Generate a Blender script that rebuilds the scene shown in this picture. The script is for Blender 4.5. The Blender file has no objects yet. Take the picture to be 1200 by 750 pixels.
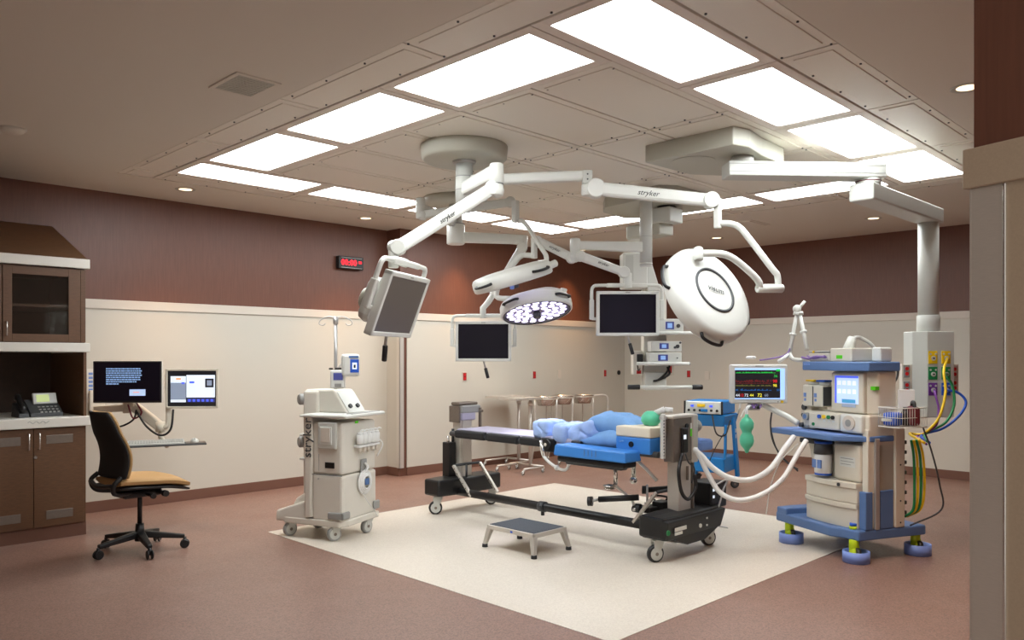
import bpy, bmesh, math, random
from mathutils import Vector, Matrix, Euler, noise
random.seed(7)
S = bpy.context.scene
COL = S.collection
V = Vector
PI = math.pi

# ------------------------------------------------------------------ camera
CAM_YAW = -45.25                       # camera looks along the diagonal of the room
cd = bpy.data.cameras.new('camera'); cam = bpy.data.objects.new('camera', cd); COL.objects.link(cam)
cam.location = (0, 0, 1.4); cam.rotation_euler = (math.radians(90), 0, math.radians(CAM_YAW))
cd.sensor_width = 36; cd.lens = 36 * 929 / 1200; cd.shift_y = 43 / 1200
cd.clip_start = 0.05
S.camera = cam
S.view_settings.view_transform = 'Standard'; S.view_settings.look = 'None'
S.view_settings.exposure = 0.32; S.view_settings.gamma = 1.0
S.view_settings.use_curve_mapping = False
# ------------------------------------------------------------------ world (dim interior ambience)
w = bpy.data.worlds.new('world'); S.world = w; w.use_nodes = True
w.node_tree.nodes['Background'].inputs[0].default_value = (1.0, 0.95, 0.9, 1)
w.node_tree.nodes['Background'].inputs[1].default_value = 0.75
PANEL_E = 13.0          # strength of the ceiling light diffusers
SPOT_W = 70.0          # recessed downlights

# fill lamps added unseen behind the camera (the camera stands in the open doorway)
for i, (x, y) in enumerate(((-.6, -.9), (.5, -.95), (-.9, .6))):
    ld = bpy.data.lights.new('fill_lamp', 'AREA'); ld.energy = 5; ld.size = .6; ld.color = (1, .92, .82)
    lo = bpy.data.objects.new('fill_lamp', ld); COL.objects.link(lo); lo.location = (x, y, 2.88)
# ------------------------------------------------------------------ materials
def lin(c):
    r = []
    for v in c:
        v /= 255.0
        r.append(v / 12.92 if v <= 0.04045 else ((v + 0.055) / 1.055) ** 2.4)
    return (*r, 1)
MATS = {}
def mat(name, c, rough=0.5, metal=0.0, emit=0.0, spec=0.5, alpha=None, bump=0.0, bscale=200, var=0.0, vscale=40, aniso=None, coat=0.0, trans=0.0):
    m = bpy.data.materials.new(name); m.use_nodes = True
    nt = m.node_tree; b = nt.nodes['Principled BSDF']
    b.inputs['Base Color'].default_value = lin(c)
    b.inputs['Roughness'].default_value = rough; b.inputs['Metallic'].default_value = metal
    b.inputs['Specular IOR Level'].default_value = spec
    b.inputs['Coat Weight'].default_value = coat
    if trans: b.inputs['Transmission Weight'].default_value = trans
    if alpha is not None: b.inputs['Alpha'].default_value = alpha
    if emit:
        b.inputs['Emission Color'].default_value = lin(c); b.inputs['Emission Strength'].default_value = emit
    tc = nt.nodes.new('ShaderNodeTexCoord')
    mp = nt.nodes.new('ShaderNodeMapping'); nt.links.new(tc.outputs['Object'], mp.inputs[0])
    if aniso: mp.inputs['Scale'].default_value = aniso
    if var:
        n = nt.nodes.new('ShaderNodeTexNoise'); n.inputs['Scale'].default_value = vscale; n.inputs['Detail'].default_value = 4
        nt.links.new(mp.outputs[0], n.inputs['Vector'])
        r = nt.nodes.new('ShaderNodeMapRange'); r.inputs['From Min'].default_value = 0.3; r.inputs['From Max'].default_value = 0.7
        r.inputs['To Min'].default_value = 1 - var; r.inputs['To Max'].default_value = 1 + var
        nt.links.new(n.outputs['Fac'], r.inputs['Value'])
        mx = nt.nodes.new('ShaderNodeVectorMath'); mx.operation = 'SCALE'; mx.inputs[0].default_value = lin(c)[:3]
        nt.links.new(r.outputs[0], mx.inputs['Scale']); nt.links.new(mx.outputs[0], b.inputs['Base Color'])
    if bump:
        n2 = nt.nodes.new('ShaderNodeTexNoise'); n2.inputs['Scale'].default_value = bscale
        nt.links.new(mp.outputs[0], n2.inputs['Vector'])
        bp = nt.nodes.new('ShaderNodeBump'); bp.inputs['Strength'].default_value = bump; bp.inputs['Distance'].default_value = 0.002
        nt.links.new(n2.outputs['Fac'], bp.inputs['Height']); nt.links.new(bp.outputs[0], b.inputs['Normal'])
    MATS[name] = m
    return m
def speckle(name, c, c2, rough, scale):
    m = mat(name, c, rough, spec=0.5); nt = m.node_tree; b = nt.nodes['Principled BSDF']
    tc = nt.nodes.new('ShaderNodeTexCoord')
    n = nt.nodes.new('ShaderNodeTexVoronoi'); n.inputs['Scale'].default_value = scale
    nt.links.new(tc.outputs['Object'], n.inputs['Vector'])
    mx = nt.nodes.new('ShaderNodeMix'); mx.data_type = 'RGBA'
    mx.inputs[6].default_value = lin(c); mx.inputs[7].default_value = lin(c2)
    sp = nt.nodes.new('ShaderNodeSeparateColor'); nt.links.new(n.outputs['Color'], sp.inputs[0])
    nt.links.new(sp.outputs[0], mx.inputs[0]); nt.links.new(mx.outputs[2], b.inputs['Base Color'])
    n3 = nt.nodes.new('ShaderNodeTexNoise'); n3.inputs['Scale'].default_value = 3
    nt.links.new(tc.outputs['Object'], n3.inputs['Vector'])
    r = nt.nodes.new('ShaderNodeMapRange'); r.inputs['To Min'].default_value = rough - .05; r.inputs['To Max'].default_value = rough + .08
    nt.links.new(n3.outputs['Fac'], r.inputs['Value']); nt.links.new(r.outputs[0], b.inputs['Roughness'])
    return m
speckle('floor_brown', (150, 117, 103), (112, 87, 77), 0.36, 150)
speckle('floor_cream', (215, 206, 192), (202, 192, 178), 0.34, 130)
mat('ceiling_paint', (214, 206, 192), 0.75, bump=.1)
mat('tile_paint', (226, 219, 205), 0.36, bump=.05)
mat('gap_shade', (70, 62, 54), 0.8)  # backing sheet: shade in the tile gaps put into its colour
mat('grid_paint', (224, 214, 202), 0.45)
mat('wall_brown', (106, 67, 52), 0.42, var=.10, vscale=14, aniso=(6, 6, .35))
mat('wall_cream', (198, 193, 180), 0.5)
mat('rail_cream', (206, 197, 184), 0.45)
mat('beige_panel', (176, 158, 136), 0.6, var=.04, vscale=160)
mat('base_brown', (112, 78, 64), 0.45)
mat('wood', (94, 64, 40), 0.5, var=.16, vscale=22, aniso=(1, 1, 5))
mat('wood_dark', (62, 42, 28), 0.6, var=.1, vscale=20)
mat('counter', (218, 214, 204), 0.35)
mat('steel', (212, 206, 196), 0.38, .5, var=.04, vscale=50, aniso=(1, 1, 14))
mat('steel_dark', (128, 118, 108), 0.42, .6, var=.05, vscale=50)
mat('chrome', (225, 222, 215), 0.2, .8)
mat('alu', (190, 190, 188), 0.4, 0.6)
mat('white', (214, 215, 208), 0.32)
mat('white2', (196, 197, 190), 0.4)
mat('offwhite', (216, 211, 199), 0.4)
mat('cream_plastic', (214, 208, 192), 0.38)
mat('grey', (150, 150, 146), 0.45)
mat('dark_grey', (62, 64, 66), 0.5)
mat('canopy', (176, 174, 160), 0.4)
mat('black', (20, 20, 21), 0.42)
mat('rubber', (28, 28, 30), 0.7, bump=.2)
mat('mat_rubber', (56, 62, 68), 0.75, bump=.5, bscale=400)
mat('black_fabric', (30, 27, 24), 0.85, bump=.3, bscale=600)
mat('tan_fabric', (178, 140, 90), 0.7, bump=.3, bscale=500)
mat('screen', (26, 22, 32), 0.22, spec=.15)
mat('screen_painted_reflection', (96, 88, 80), 0.3, spec=.4)  # brownish reflection of the ceiling put into the base colour
mat('blue_gel', (58, 130, 208), 0.5)
mat('sheet', (156, 182, 228), 0.8, var=.12, vscale=9, bump=.6, bscale=40)
mat('pillow_blue', (114, 158, 208), 0.75, var=.08, vscale=10, bump=.4, bscale=30)
mat('pad_violet', (168, 164, 184), 0.45)
mat('foam', (224, 214, 192), 0.8)
mat('mint', (92, 202, 160), 0.45)
mat('machine_blue', (88, 120, 170), 0.42, bump=.1)
mat('machine_blue_light', (112, 144, 204), 0.4)
mat('ring_blue', (124, 150, 220), 0.45)
mat('cart_blue', (16, 120, 190), 0.45)
mat('lime', (190, 214, 20), 0.45)
mat('yellow', (236, 196, 16), 0.45)
mat('green', (20, 130, 70), 0.45)
mat('green_label', (90, 210, 20), 0.5)
mat('purple', (110, 50, 140), 0.45)
mat('hose_blue', (28, 84, 190), 0.4)
mat('outlet_red', (150, 34, 32), 0.5)
mat('red', (200, 22, 28), 0.45)
mat('maroon', (96, 24, 36), 0.7)
mat('violet_tube', (128, 100, 160), 0.5)
mat('hose_white', (226, 226, 222), 0.4)
mat('bag_white', (226, 227, 224), 0.3)
mat('panel_light', (244, 249, 251), 0.5, emit=PANEL_E)
mat('down_light', (255, 228, 190), 0.5, emit=1.8)
mat('led', (226, 220, 250), 0.4, emit=1.5)
mat('lens_plate', (150, 144, 172), 0.25)
mat('led_red', (255, 20, 40), 0.5, emit=2.2)
for n, c, e in (('e_cyan', (120, 150, 190), .75), ('e_white', (205, 215, 225), .75), ('e_blue', (70, 90, 215), .8), ('e_lblue', (150, 185, 240), .85),
                ('e_grey', (128, 140, 160), .6), ('e_navy', (50, 56, 110), .6), ('e_green', (30, 160, 60), .9), ('e_red', (200, 30, 40), .8),
                ('e_yellow', (220, 210, 60), .9), ('e_orange', (225, 150, 100), .8), ('e_dk', (30, 32, 36), .3), ('e_mred', (88, 30, 32), .6), ('e_olive', (92, 92, 46), .6),
                ('e_dblue', (24, 78, 140), .8), ('e_lcd', (150, 165, 80), .5), ('e_teal', (60, 130, 170), .7), ('e_pale', (170, 190, 225), .7)):
    mat(n, c, 0.3, emit=e)
g = mat('glass', (60, 52, 44), 0.04, spec=1.0, alpha=.25)

# ------------------------------------------------------------------ mesh helper
def frame_z(d):
    d = V(d).normalized(); return d.to_track_quat('Z', 'Y').to_matrix().to_4x4()
class MB:
    def __init__(s): s.bm = bmesh.new(); s.mats = []; s.cur = 0
    def m(s, name):
        if name not in s.mats: s.mats.append(name)
        s.cur = s.mats.index(name); return s
    def _merge(s, t, M=None, smooth=False):
        if M is not None: bmesh.ops.transform(t, matrix=M, verts=t.verts)
        vm = {}
        for v in t.verts: vm[v] = s.bm.verts.new(v.co)
        for f in t.faces:
            try: nf = s.bm.faces.new([vm[v] for v in f.verts])
            except ValueError: continue
            nf.material_index = s.cur; nf.smooth = smooth or f.smooth
        t.free(); return s
    def box(s, a, b, bev=0.0, M=None, seg=2):
        a = V(a); b = V(b); t = bmesh.new()
        c = (a + b) / 2; d = b - a
        bmesh.ops.create_cube(t, size=1, matrix=Matrix.Translation(c) @ Matrix.Diagonal((abs(d.x), abs(d.y), abs(d.z), 1)))
        if bev:
            bev = min(bev, .49 * min(abs(d.x), abs(d.y), abs(d.z)))
            bmesh.ops.bevel(t, geom=list(t.edges), offset=bev, segments=seg, affect='EDGES', profile=.5)
        return s._merge(t, M, False)
    def cbox(s, c, d, bev=0.0, rz=0, rx=0, ry=0, M=None):
        c = V(c); d = V(d) / 2
        X = Matrix.Translation(c) @ Euler((math.radians(rx), math.radians(ry), math.radians(rz))).to_matrix().to_4x4()
        if M is not None: X = M @ X
        return s.box(-d, d, bev, X)
    def beam(s, p, q, wd, ht, bev=.008, M=None, wd2=None, ht2=None):
        p = V(p); q = V(q); d = q - p; L = d.length
        x = d.normalized(); y = V((0, 0, 1)).cross(x)
        if y.length < 1e-4: y = V((0, 1, 0))
        y.normalize(); z = x.cross(y)
        X = Matrix((x, y, z)).transposed().to_4x4(); X.translation = p
        if M is not None: X = M @ X
        t = bmesh.new()
        bmesh.ops.create_cube(t, size=1, matrix=Matrix.Translation((L / 2, 0, 0)) @ Matrix.Diagonal((L, wd, ht, 1)))
        for v in t.verts:
            if v.co.x > L / 2:
                if wd2: v.co.y *= wd2 / wd
                if ht2: v.co.z *= ht2 / ht
        if bev: bmesh.ops.bevel(t, geom=list(t.edges), offset=min(bev, .45 * min(wd, ht, wd2 or wd, ht2 or ht)), segments=2, affect='EDGES', profile=.5)
        return s._merge(t, X, False)
    def cyl(s, p, q, r, r2=None, seg=20, M=None, bev=0.0):
        p = V(p); q = V(q); d = q - p; L = d.length
        r2 = r if r2 is None else r2
        if bev:
            prof = [(0.0001, 0), (r - bev, 0), (r, bev), (r2, L - bev), (r2 - bev, L), (.0001, L)]
        else: prof = [(.0001, 0), (r, 0), (r2, L), (.0001, L)]
        X = Matrix.Translation(p) @ frame_z(d)
        return s.lathe(prof, X if M is None else M @ X, seg, smooth=False, auto=True)
    def lathe(s, prof, M=None, seg=32, smooth=True, auto=False):
        t = bmesh.new(); rings = []
        for r, z in prof:
            rings.append([t.verts.new((r * math.cos(2 * PI * i / seg), r * math.sin(2 * PI * i / seg), z)) for i in range(seg)])
        for k, (a, b) in enumerate(zip(rings, rings[1:])):
            sm = smooth
            if auto: sm = abs(prof[k][1] - prof[k + 1][1]) > 1e-4
            for i in range(seg):
                j = (i + 1) % seg
                f = t.faces.new((a[i], a[j], b[j], b[i])); f.smooth = sm
        if prof[0][0] > .01 and prof[-1][0] > .01 and not auto:      # a ring: close it on itself
            a, b = rings[-1], rings[0]
            for i in range(seg):
                j = (i + 1) % seg; t.faces.new((a[i], a[j], b[j], b[i])).smooth = smooth
        else: t.faces.new(rings[0][::-1]); t.faces.new(rings[-1])
        return s._merge(t, M, False)
    def tube(s, pts, r, seg=10, smooth_n=6, M=None, closed=False, r2=None):
        P = [V(p) for p in pts]
        if smooth_n and len(P) > 2:
            Q = []
            n = len(P)
            for i in range(n - 1 if not closed else n):
                p0 = P[i - 1] if (i > 0 or closed) else P[0] * 2 - P[1]
                p1 = P[i]; p2 = P[(i + 1) % n]
                p3 = P[(i + 2) % n] if (i + 2 < n or closed) else P[-1] * 2 - P[-2]
                for k in range(smooth_n):
                    u = k / smooth_n
                    Q.append(.5 * ((2 * p1) + (p2 - p0) * u + (2 * p0 - 5 * p1 + 4 * p2 - p3) * u * u + (3 * p1 - p0 - 3 * p2 + p3) * u ** 3))
            if not closed: Q.append(P[-1])
            P = Q
        t = bmesh.new(); rings = []; n = len(P); up = None
        for i, p in enumerate(P):
            d = (P[(i + 1) % n] - P[i - 1]) if closed else (P[min(i + 1, n - 1)] - P[max(i - 1, 0)])
            if d.length < 1e-7: d = V((0, 0, 1))
            d.normalize()
            if up is None:
                up = V((0, 0, 1)) if abs(d.z) < .9 else V((1, 0, 0))
            a = d.cross(up)
            if a.length < 1e-4: a = d.cross(V((.3, .7, .1)))
            a.normalize(); b = a.cross(d); up = b
            rr = r if r2 is None else r + (r2 - r) * i / max(1, n - 1)
            rings.append([t.verts.new(p + a * rr * math.cos(2 * PI * k / seg) + b * rr * math.sin(2 * PI * k / seg)) for k in range(seg)])
        for i in range(n if closed else n - 1):
            A = rings[i]; B = rings[(i + 1) % n]
            for k in range(seg):
                l = (k + 1) % seg
                f = t.faces.new((A[k], A[l], B[l], B[k])); f.smooth = True
        if not closed: t.faces.new(rings[0][::-1]); t.faces.new(rings[-1])
        return s._merge(t, M, False)
    def ball(s, c, r, M=None, sc=(1, 1, 1), seg=16):
        t = bmesh.new(); bmesh.ops.create_uvsphere(t, u_segments=seg, v_segments=max(6, seg // 2), radius=r)
        X = Matrix.Translation(c) @ Matrix.Diagonal((*sc, 1))
        for f in t.faces: f.smooth = True
        return s._merge(t, X if M is None else M @ X, False)
    def prism(s, poly, z0, z1, bev=0.0, M=None):
        t = bmesh.new()
        a = [t.verts.new((x, y, z0)) for x, y in poly]; b = [t.verts.new((x, y, z1)) for x, y in poly]
        t.faces.new(a[::-1]); t.faces.new(b); n = len(poly)
        for i in range(n): t.faces.new((a[i], a[(i + 1) % n], b[(i + 1) % n], b[i]))
        bmesh.ops.recalc_face_normals(t, faces=t.faces)
        if bev: bmesh.ops.bevel(t, geom=list(t.edges), offset=bev, segments=2, affect='EDGES', profile=.5)
        return s._merge(t, M, False)
    def hexa(s, bot, top, bev=0.0, M=None):   # two quads of 3D points
        t = bmesh.new(); a = [t.verts.new(p) for p in bot]; b = [t.verts.new(p) for p in top]
        t.faces.new(a[::-1]); t.faces.new(b); n = len(bot)
        for i in range(n): t.faces.new((a[i], a[(i + 1) % n], b[(i + 1) % n], b[i]))
        bmesh.ops.recalc_face_normals(t, faces=t.faces)
        if bev: bmesh.ops.bevel(t, geom=list(t.edges), offset=bev, segments=2, affect='EDGES', profile=.5)
        return s._merge(t, M, False)
    def text(s, body, size, M, depth=.001, align='CENTER', shear=0.0):
        c = bpy.data.curves.new('t', 'FONT'); c.body = body; c.size = size; c.align_x = align; c.align_y = 'CENTER'; c.extrude = depth; c.shear = shear
        c.resolution_u = 2
        o = bpy.data.objects.new('t', c); COL.objects.link(o)
        me = o.to_mesh(); t = bmesh.new(); t.from_mesh(me); o.to_mesh_clear()
        bpy.data.objects.remove(o); bpy.data.curves.remove(c)
        return s._merge(t, M, False)
    def build(s, name, parent=None, world=False, m=None, label=None):
        if not s.mats: s.m(m or 'white')
        me = bpy.data.meshes.new(name)
        if world and parent is not None:
            bmesh.ops.transform(s.bm, matrix=mw(parent).inverted(), verts=s.bm.verts)
        bmesh.ops.recalc_face_normals(s.bm, faces=s.bm.faces)
        s.bm.to_mesh(me); s.bm.free()
        for n in s.mats: me.materials.append(MATS[n])
        o = bpy.data.objects.new(name, me); COL.objects.link(o)
        if parent is not None: o.parent = parent
        if label: o['label'] = label
        return o
def mw(o):
    M = o.matrix_basis.copy()
    while o.parent: o = o.parent; M = o.matrix_basis @ M
    return M
def N(m=None):
    b = MB()
    if m: b.m(m)
    return b
def thing(name, label, cat, loc=(0, 0, 0), rz=0, group=None, rot=None):
    o = bpy.data.objects.new(name, None); COL.objects.link(o); o.empty_display_size = .1
    o.location = loc; o.rotation_euler = rot if rot else (0, 0, math.radians(rz))
    return tag(o, label, cat, group)
def tag(o, label, cat, group=None):
    o['label'] = label; o['category'] = cat
    if group: o['group'] = group
    return o
def struct(o): o['kind'] = 'structure'; return o
def stuff(o): o['kind'] = 'stuff'; return o
KIDS = {}
def copy_tree(o, parent=None):
    c = o.copy(); COL.objects.link(c)
    if parent is not None: c.parent = parent
    for ch in [x for x in list(COL.objects) if x.parent == o]: copy_tree(ch, c)
    return c
# text plane: faces -y of local frame, centred at p
def face_minus_y(p, rz=0): return Matrix.Translation(p) @ Matrix.Rotation(math.radians(rz), 4, 'Z') @ Matrix.Rotation(PI / 2, 4, 'X')

# ================================================================== ROOM
CH = 2.9; XR = 10.0; YL = 7.7; YB = 7.45; XJ = 5.66
AX0, AX1, AY0, AY1 = 2.32, 7.58, 1.56, 6.84          # recessed ceiling array
struct(N('floor_brown').box((-1.4, -1.4, -.1), (XR + .2, YL + .2, 0)).build('floor'))
o = N('floor_cream').prism([(3.10, 2.38), (5.62, 2.36), (6.56, 2.36), (6.56, 5.84), (3.12, 5.84)], 0.0, .0025).build('floor_inlay'); struct(o)
b = N('ceiling_paint')
b.box((-1.4, -1.4, CH), (AX0, YL + .2, CH + .12)); b.box((AX1, -1.4, CH), (XR + .2, YL + .2, CH + .12))
b.box((AX0, -1.4, CH), (AX1, AY0, CH + .12)); b.box((AX0, AY1, CH), (AX1, YL + .2, CH + .12))
b.m('gap_shade').box((AX0 - .01, AY0 - .01, CH + .05), (AX1 + .01, AY1 + .01, CH + .12))
ceil = struct(b.build('ceiling'))
G = .006
def tile(x0, x1, y0, y1, name='ceiling_tile'):
    b = N('tile_paint')
    b.box((x0 + G, y0 + G, CH + .002), (x1 - G, y1 - G, CH + .02), .003)
    i = .055
    b.box((x0 + i, y0 + i, CH - .003), (x1 - i, y1 - i, CH + .01), .003)
    b.build(name, ceil)
PX = [2.605, 3.80, 4.95, 6.13, 7.29]; PY = [1.87, 2.47, 3.64, 4.81, 5.97, 6.55]
# outer band
for y0, y1 in ((1.87, 3.04), (3.04, 4.21), (4.21, 5.38), (5.38, 6.55)): tile(AX0, PX[0], y0, y1); tile(PX[4], AX1, y0, y1)
for x0, x1 in zip(PX, PX[1:]): tile(x0, x1, AY0, PY[0]); tile(x0, x1, PY[5], AY1)
for x0, x1 in ((AX0, PX[0]), (PX[4], AX1)):
    for y0, y1 in ((AY0, PY[0]), (PY[5], AY1)): tile(x0, x1, y0, y1)
# inner field 3 x 6
ix = [3.22, 4.37, 5.55, 6.72]; iy = [2.47, 3.05, 3.64, 4.225, 4.81, 5.39, 5.97]
for x0, x1 in zip(ix, ix[1:]):
    for y0, y1 in zip(iy, iy[1:]): tile(x0, x1, y0, y1)
sc = N('dark_grey')
for x in ix[1:-1] + [ix[0] + .08, ix[-1] - .08]:
    for y in [a + d for a in iy[:-1] for d in (.06, .29, .52)]:
        for dx in ((-.03, .03) if x in ix else (0,)): sc.cyl((x + dx, y, CH - .004), (x + dx, y, CH + .004), .006, seg=6)
for x in (AX0 + .03, PX[0] - .03, PX[4] + .03, AX1 - .03):
    y = 1.95
    while y < 6.5: sc.cyl((x, y, CH - .004), (x, y, CH + .004), .006, seg=6); y += .36
for yy in (AY0 + .03, PY[0] - .03, PY[5] + .03, AY1 - .03):
    x = 2.7
    while x < 7.2: sc.cyl((x, yy, CH - .004), (x, yy, CH + .004), .006, seg=6); x += .36
stuff(sc.build('ceiling_screw', ceil))
# light panels: (cell, lens)
LP = []
for x0, x1 in zip(PX, PX[1:]):
    for y0, y1, nm in ((1.87, 2.47, 'near'), (5.97, 6.55, 'far')): LP.append((x0, x1, y0, y1, nm))
for y0, y1 in zip(PY[1:], PY[2:5]):
    LP.append((PX[0], 3.22, y0, y1, 'left')); LP.append((6.72, PX[4], y0, y1, 'right'))
pos = {'near': ['nearest and biggest ceiling light panel, cut by the top frame', 'ceiling light panel second along the right-hand row', 'ceiling light panel third along the right-hand row', 'ceiling light panel at the far end of the right-hand row'],
       'far': ['long thin ceiling light panel at the far left corner of the array', 'thin ceiling light panel next to the far left corner one', 'thin ceiling light panel behind the far round mount shaft', 'thin far ceiling light panel above the edge-on lamp'],
       'left': ['large ceiling light panel second along the left row', 'middle ceiling light panel of the left row', 'smaller ceiling light panel of the left row near far corner'],
       'right': ['thin ceiling light panel beneath the long boom arm', 'middle thin ceiling light panel behind the big lamp arm', 'thin ceiling light panel left of the faceted mount column']}
cnt = {k: 0 for k in pos}
for x0, x1, y0, y1, nm in LP:
    t = thing('ceiling_light', 'glowing ' + pos[nm][cnt[nm]], 'light', ((x0 + x1) / 2, (y0 + y1) / 2, CH), group='recessed ceiling light panels'); cnt[nm] += 1
    hx = (x1 - x0) / 2 - .004; hy = (y1 - y0) / 2 - .004; f = .063
    b = N('grid_paint')
    b.box((-hx, -hy, -.002), (hx, -hy + f, .02), .002); b.box((-hx, hy - f, -.002), (hx, hy, .02), .002)
    b.box((-hx, -hy + f, -.002), (-hx + f, hy - f, .02), .002); b.box((hx - f, -hy + f, -.002), (hx, hy - f, .02), .002)
    b.build('frame', t)
    N('panel_light').box((-hx + f, -hy + f, .006), (hx - f, hy - f, .016)).build('diffuser', t)
# walls
def wallseg(name, x0, y0, x1, y1, nx, ny, thick=.15, rail=True, trims=None):
    """wall from p to q, room side normal (nx,ny)"""
    p = V((x0, y0, 0)); q = V((x1, y1, 0)); n = V((nx, ny, 0)); d = q - p; L = d.length
    X = Matrix((d.normalized(), -n, V((0, 0, 1)))).transposed().to_4x4(); X.translation = p
    o = N('wall_brown').box((0, 0, 0), (L, thick, CH), M=X).build(name); struct(o)
    N('wall_cream').box((0, -.012, .098), (L, 0, 1.836), M=X).build('wainscot_panel', o)
    N('rail_cream').box((0, -.026, 1.834), (L, 0, 1.918), .004, M=X).build('wall_rail', o)
    N('base_brown').box((0, -.016, 0), (L, 0, .10), .004, M=X).build('base_strip', o)
    return o
wallseg('wall_left', -1.4, YL, XJ, YL, 0, -1)
wallseg('wall_back', XJ + .09, YB, XR, YB, 0, -1, thick=.4)
b = wallseg('wall_return', XJ, YL, XJ, YB, -1, 0, thick=.1)
wallseg('wall_right', XR, YB + .2, XR, .5, -1, 0)
struct(N('steel').box((XJ - .031, YB - .031, .1), (XJ + .03, YB - .027, 1.836)).box((XJ - .031, YB - .031, .1), (XJ - .027, YB + .03, 1.836)).build('trim_corner'))
struct(N('wall_brown').box((2.26, .42, 0), (XR + .2, .57, CH)).box((-1.5, 1.2, 0), (-1.4, YL + .2, CH)).build('wall_behind'))
# near right wall, splayed
A = V((2.22, .575, 0)); D = V((-.284, -.959, 0)); Nn = V((-.959, .284, 0))
X = Matrix((D, -Nn, V((0, 0, 1)))).transposed().to_4x4(); X.translation = A
o = struct(N('wall_brown').box((0, 0, 0), (1.9, .12, CH), M=X).build('wall_near'))
N('beige_panel').box((.085, -.010, 0), (1.9, 0, 1.83), M=X).build('wainscot_panel', o)
N('beige_panel').box((-.014, -.026, 1.818), (1.9, 0, 1.916), .003, M=X).build('wall_rail', o)
N('steel').box((0, -.013, 0), (.08, -.004, 1.818), .002, M=X).box((-.003, -.013, 0), (0, .06, 1.818), M=X).build('corner_guard', o)
N('chrome').box((.078, -.016, 0), (.086, -.004, 1.818), .002, M=X).build('guard_edge', o)

# downlights
for i, (x, y, lb) in enumerate([(2.99, 7.09, 'over the left brown wall'), (4.99, 7.18, 'near the red digital clock'), (6.5, 7.15, 'hidden behind the ceiling arms over the middle of the back wall'),
        (8.62, 7.15, 'hidden behind the ceiling arms near the far corner'), (8.94, 5.22, 'above the big round lamp'), (8.87, 3.27, 'below the long boom arm'), (4.93, 1.31, 'cut by the near brown wall')]):
    t = thing('downlight', 'small round recessed downlight ' + lb, 'light', (x, y, CH), group='small round downlights')
    N('canopy').lathe([(.055, 0), (.085, -.003), (.088, -.001), (.088, .0), (.055, .004)], seg=28).build('ring', t)
    N('down_light').lathe([(.001, -.0005), (.056, -.0005), (.056, .003), (.001, .003)], seg=24).build('bulb_face', t)
    ld = bpy.data.lights.new('spot', 'SPOT'); ld.energy = SPOT_W; ld.spot_size = math.radians(84); ld.spot_blend = .9; ld.color = (1, .55, .24); ld.shadow_soft_size = .05
    lo = bpy.data.objects.new('spot', ld); COL.objects.link(lo); lo.parent = t; lo.location = (0, 0, -.012)
# ceiling vent and small details
t = thing('ceiling_vent', 'grey square air vent in the plain ceiling at left', 'vent', (2.07, 4.13, CH))
b = N('ceiling_paint')
for a in ((-.13, -.17, .13, -.145), (-.13, .145, .13, .17), (-.13, -.145, -.105, .145), (.105, -.145, .13, .145)): b.box((a[0], a[1], -.008), (a[2], a[3], 0), .002)
b.build('frame', t)
N('grey').box((-.105, -.145, -.002), (.105, .145, 0)).build('backing', t)
for k in range(12):
    y = -.133 + k * .0242
    N('canopy').box((-.105, y - .0075, -.007), (.105, y + .0075, -.003)).build('slat', t)
t = thing('ceiling_speaker', 'flat round white ceiling detector at far left', 'detector', (1.39, 6.01, CH))
N('ceiling_paint').lathe([(.001, -.03), (.06, -.026), (.085, 0), (.001, 0)]).build('cover', t)
o = N('ceiling_paint').box((8.0, 4.25, CH - .006), (8.45, 4.40, CH), .002).box((8.03, 4.28, CH - .012), (8.42, 4.37, CH - .004), .002).build('ceiling_grille'); tag(o, 'pale flat ceiling grille beyond the right row of lights', 'vent')

# ------------------------------------------------------------------ clock
t = thing('digital_clock', 'black wall timer with red glowing digits on brown wall', 'clock', (5.11, YL, 2.465))
N('black').box((-.165, -.07, -.072), (.165, 0, .072), .008).build('housing', t)
b = N('grey'); b.box((-.135, -.0725, .052), (.14, -.07, .058)); b.box((-.135, -.0725, -.062), (.14, -.07, -.055)); b.build('bezel', t)
b = N('led_red'); b.text('00:00', .095, face_minus_y((-.035, -.0725, -.002))); b.text('00', .045, face_minus_y((.115, -.0725, .008))); b.build('digits', t)

# ------------------------------------------------------------------ wall plates
def plate(name, lab, x, y, z, axis, color='red', w_=.075, h_=.12):
    t = thing(name, lab, 'outlet', (x, y, z), 0 if axis == 'y' else -90, 'wall outlets')
    N('rail_cream').box((-w_ / 2, -.022, -h_ / 2), (w_ / 2, -.012, h_ / 2), .003).build('cover_plate', t)
    if color:
        N('outlet_red').box((-.028, -.025, -.048), (.028, -.022, .048), .002).build('socket_plate', t)
        N(color).box((-.016, -.028, .008), (.016, -.025, .036), .003).build('socket', t); N(color).box((-.016, -.028, -.036), (.016, -.025, -.008), .003).build('socket', t)
    return t
plate('wall_outlet', 'red wall outlet just left below the hanging middle monitor', 6.65, YB, 1.15, 'y')
plate('wall_outlet', 'red wall outlet between the middle monitor and the equipment tower monitor', 7.93, YB, 1.15, 'y')
plate('wall_outlet', 'red wall outlet at the far end of back wall by the corner', 9.49, YB, 1.15, 'y')
plate('wall_outlet', 'red wall outlet on the right wall beyond the equipment tower', XR, 6.28, 1.15, 'x')
plate('light_switch', 'white blank wall plate right of the middle red outlet', 8.45, YB, 1.15, 'y', None)
plate('light_switch', 'white blank wall plate right of the right-wall red outlet', XR, 5.98, 1.13, 'x', None)
t = thing('gas_outlet', 'small round black wall fitting near the far corner', 'outlet', (9.83, YB, 1.155))
N('black').cyl((0, -.03, 0), (0, -.012, 0), .035).build('cap', t); N('rail_cream').cyl((0, -.018, 0), (0, -.012, 0), .05).build('ring', t)
t = thing('wall_chart', 'pale wall chart with blue print beside the cupboard', 'notice', (2.415, YL, 1.15))
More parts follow.
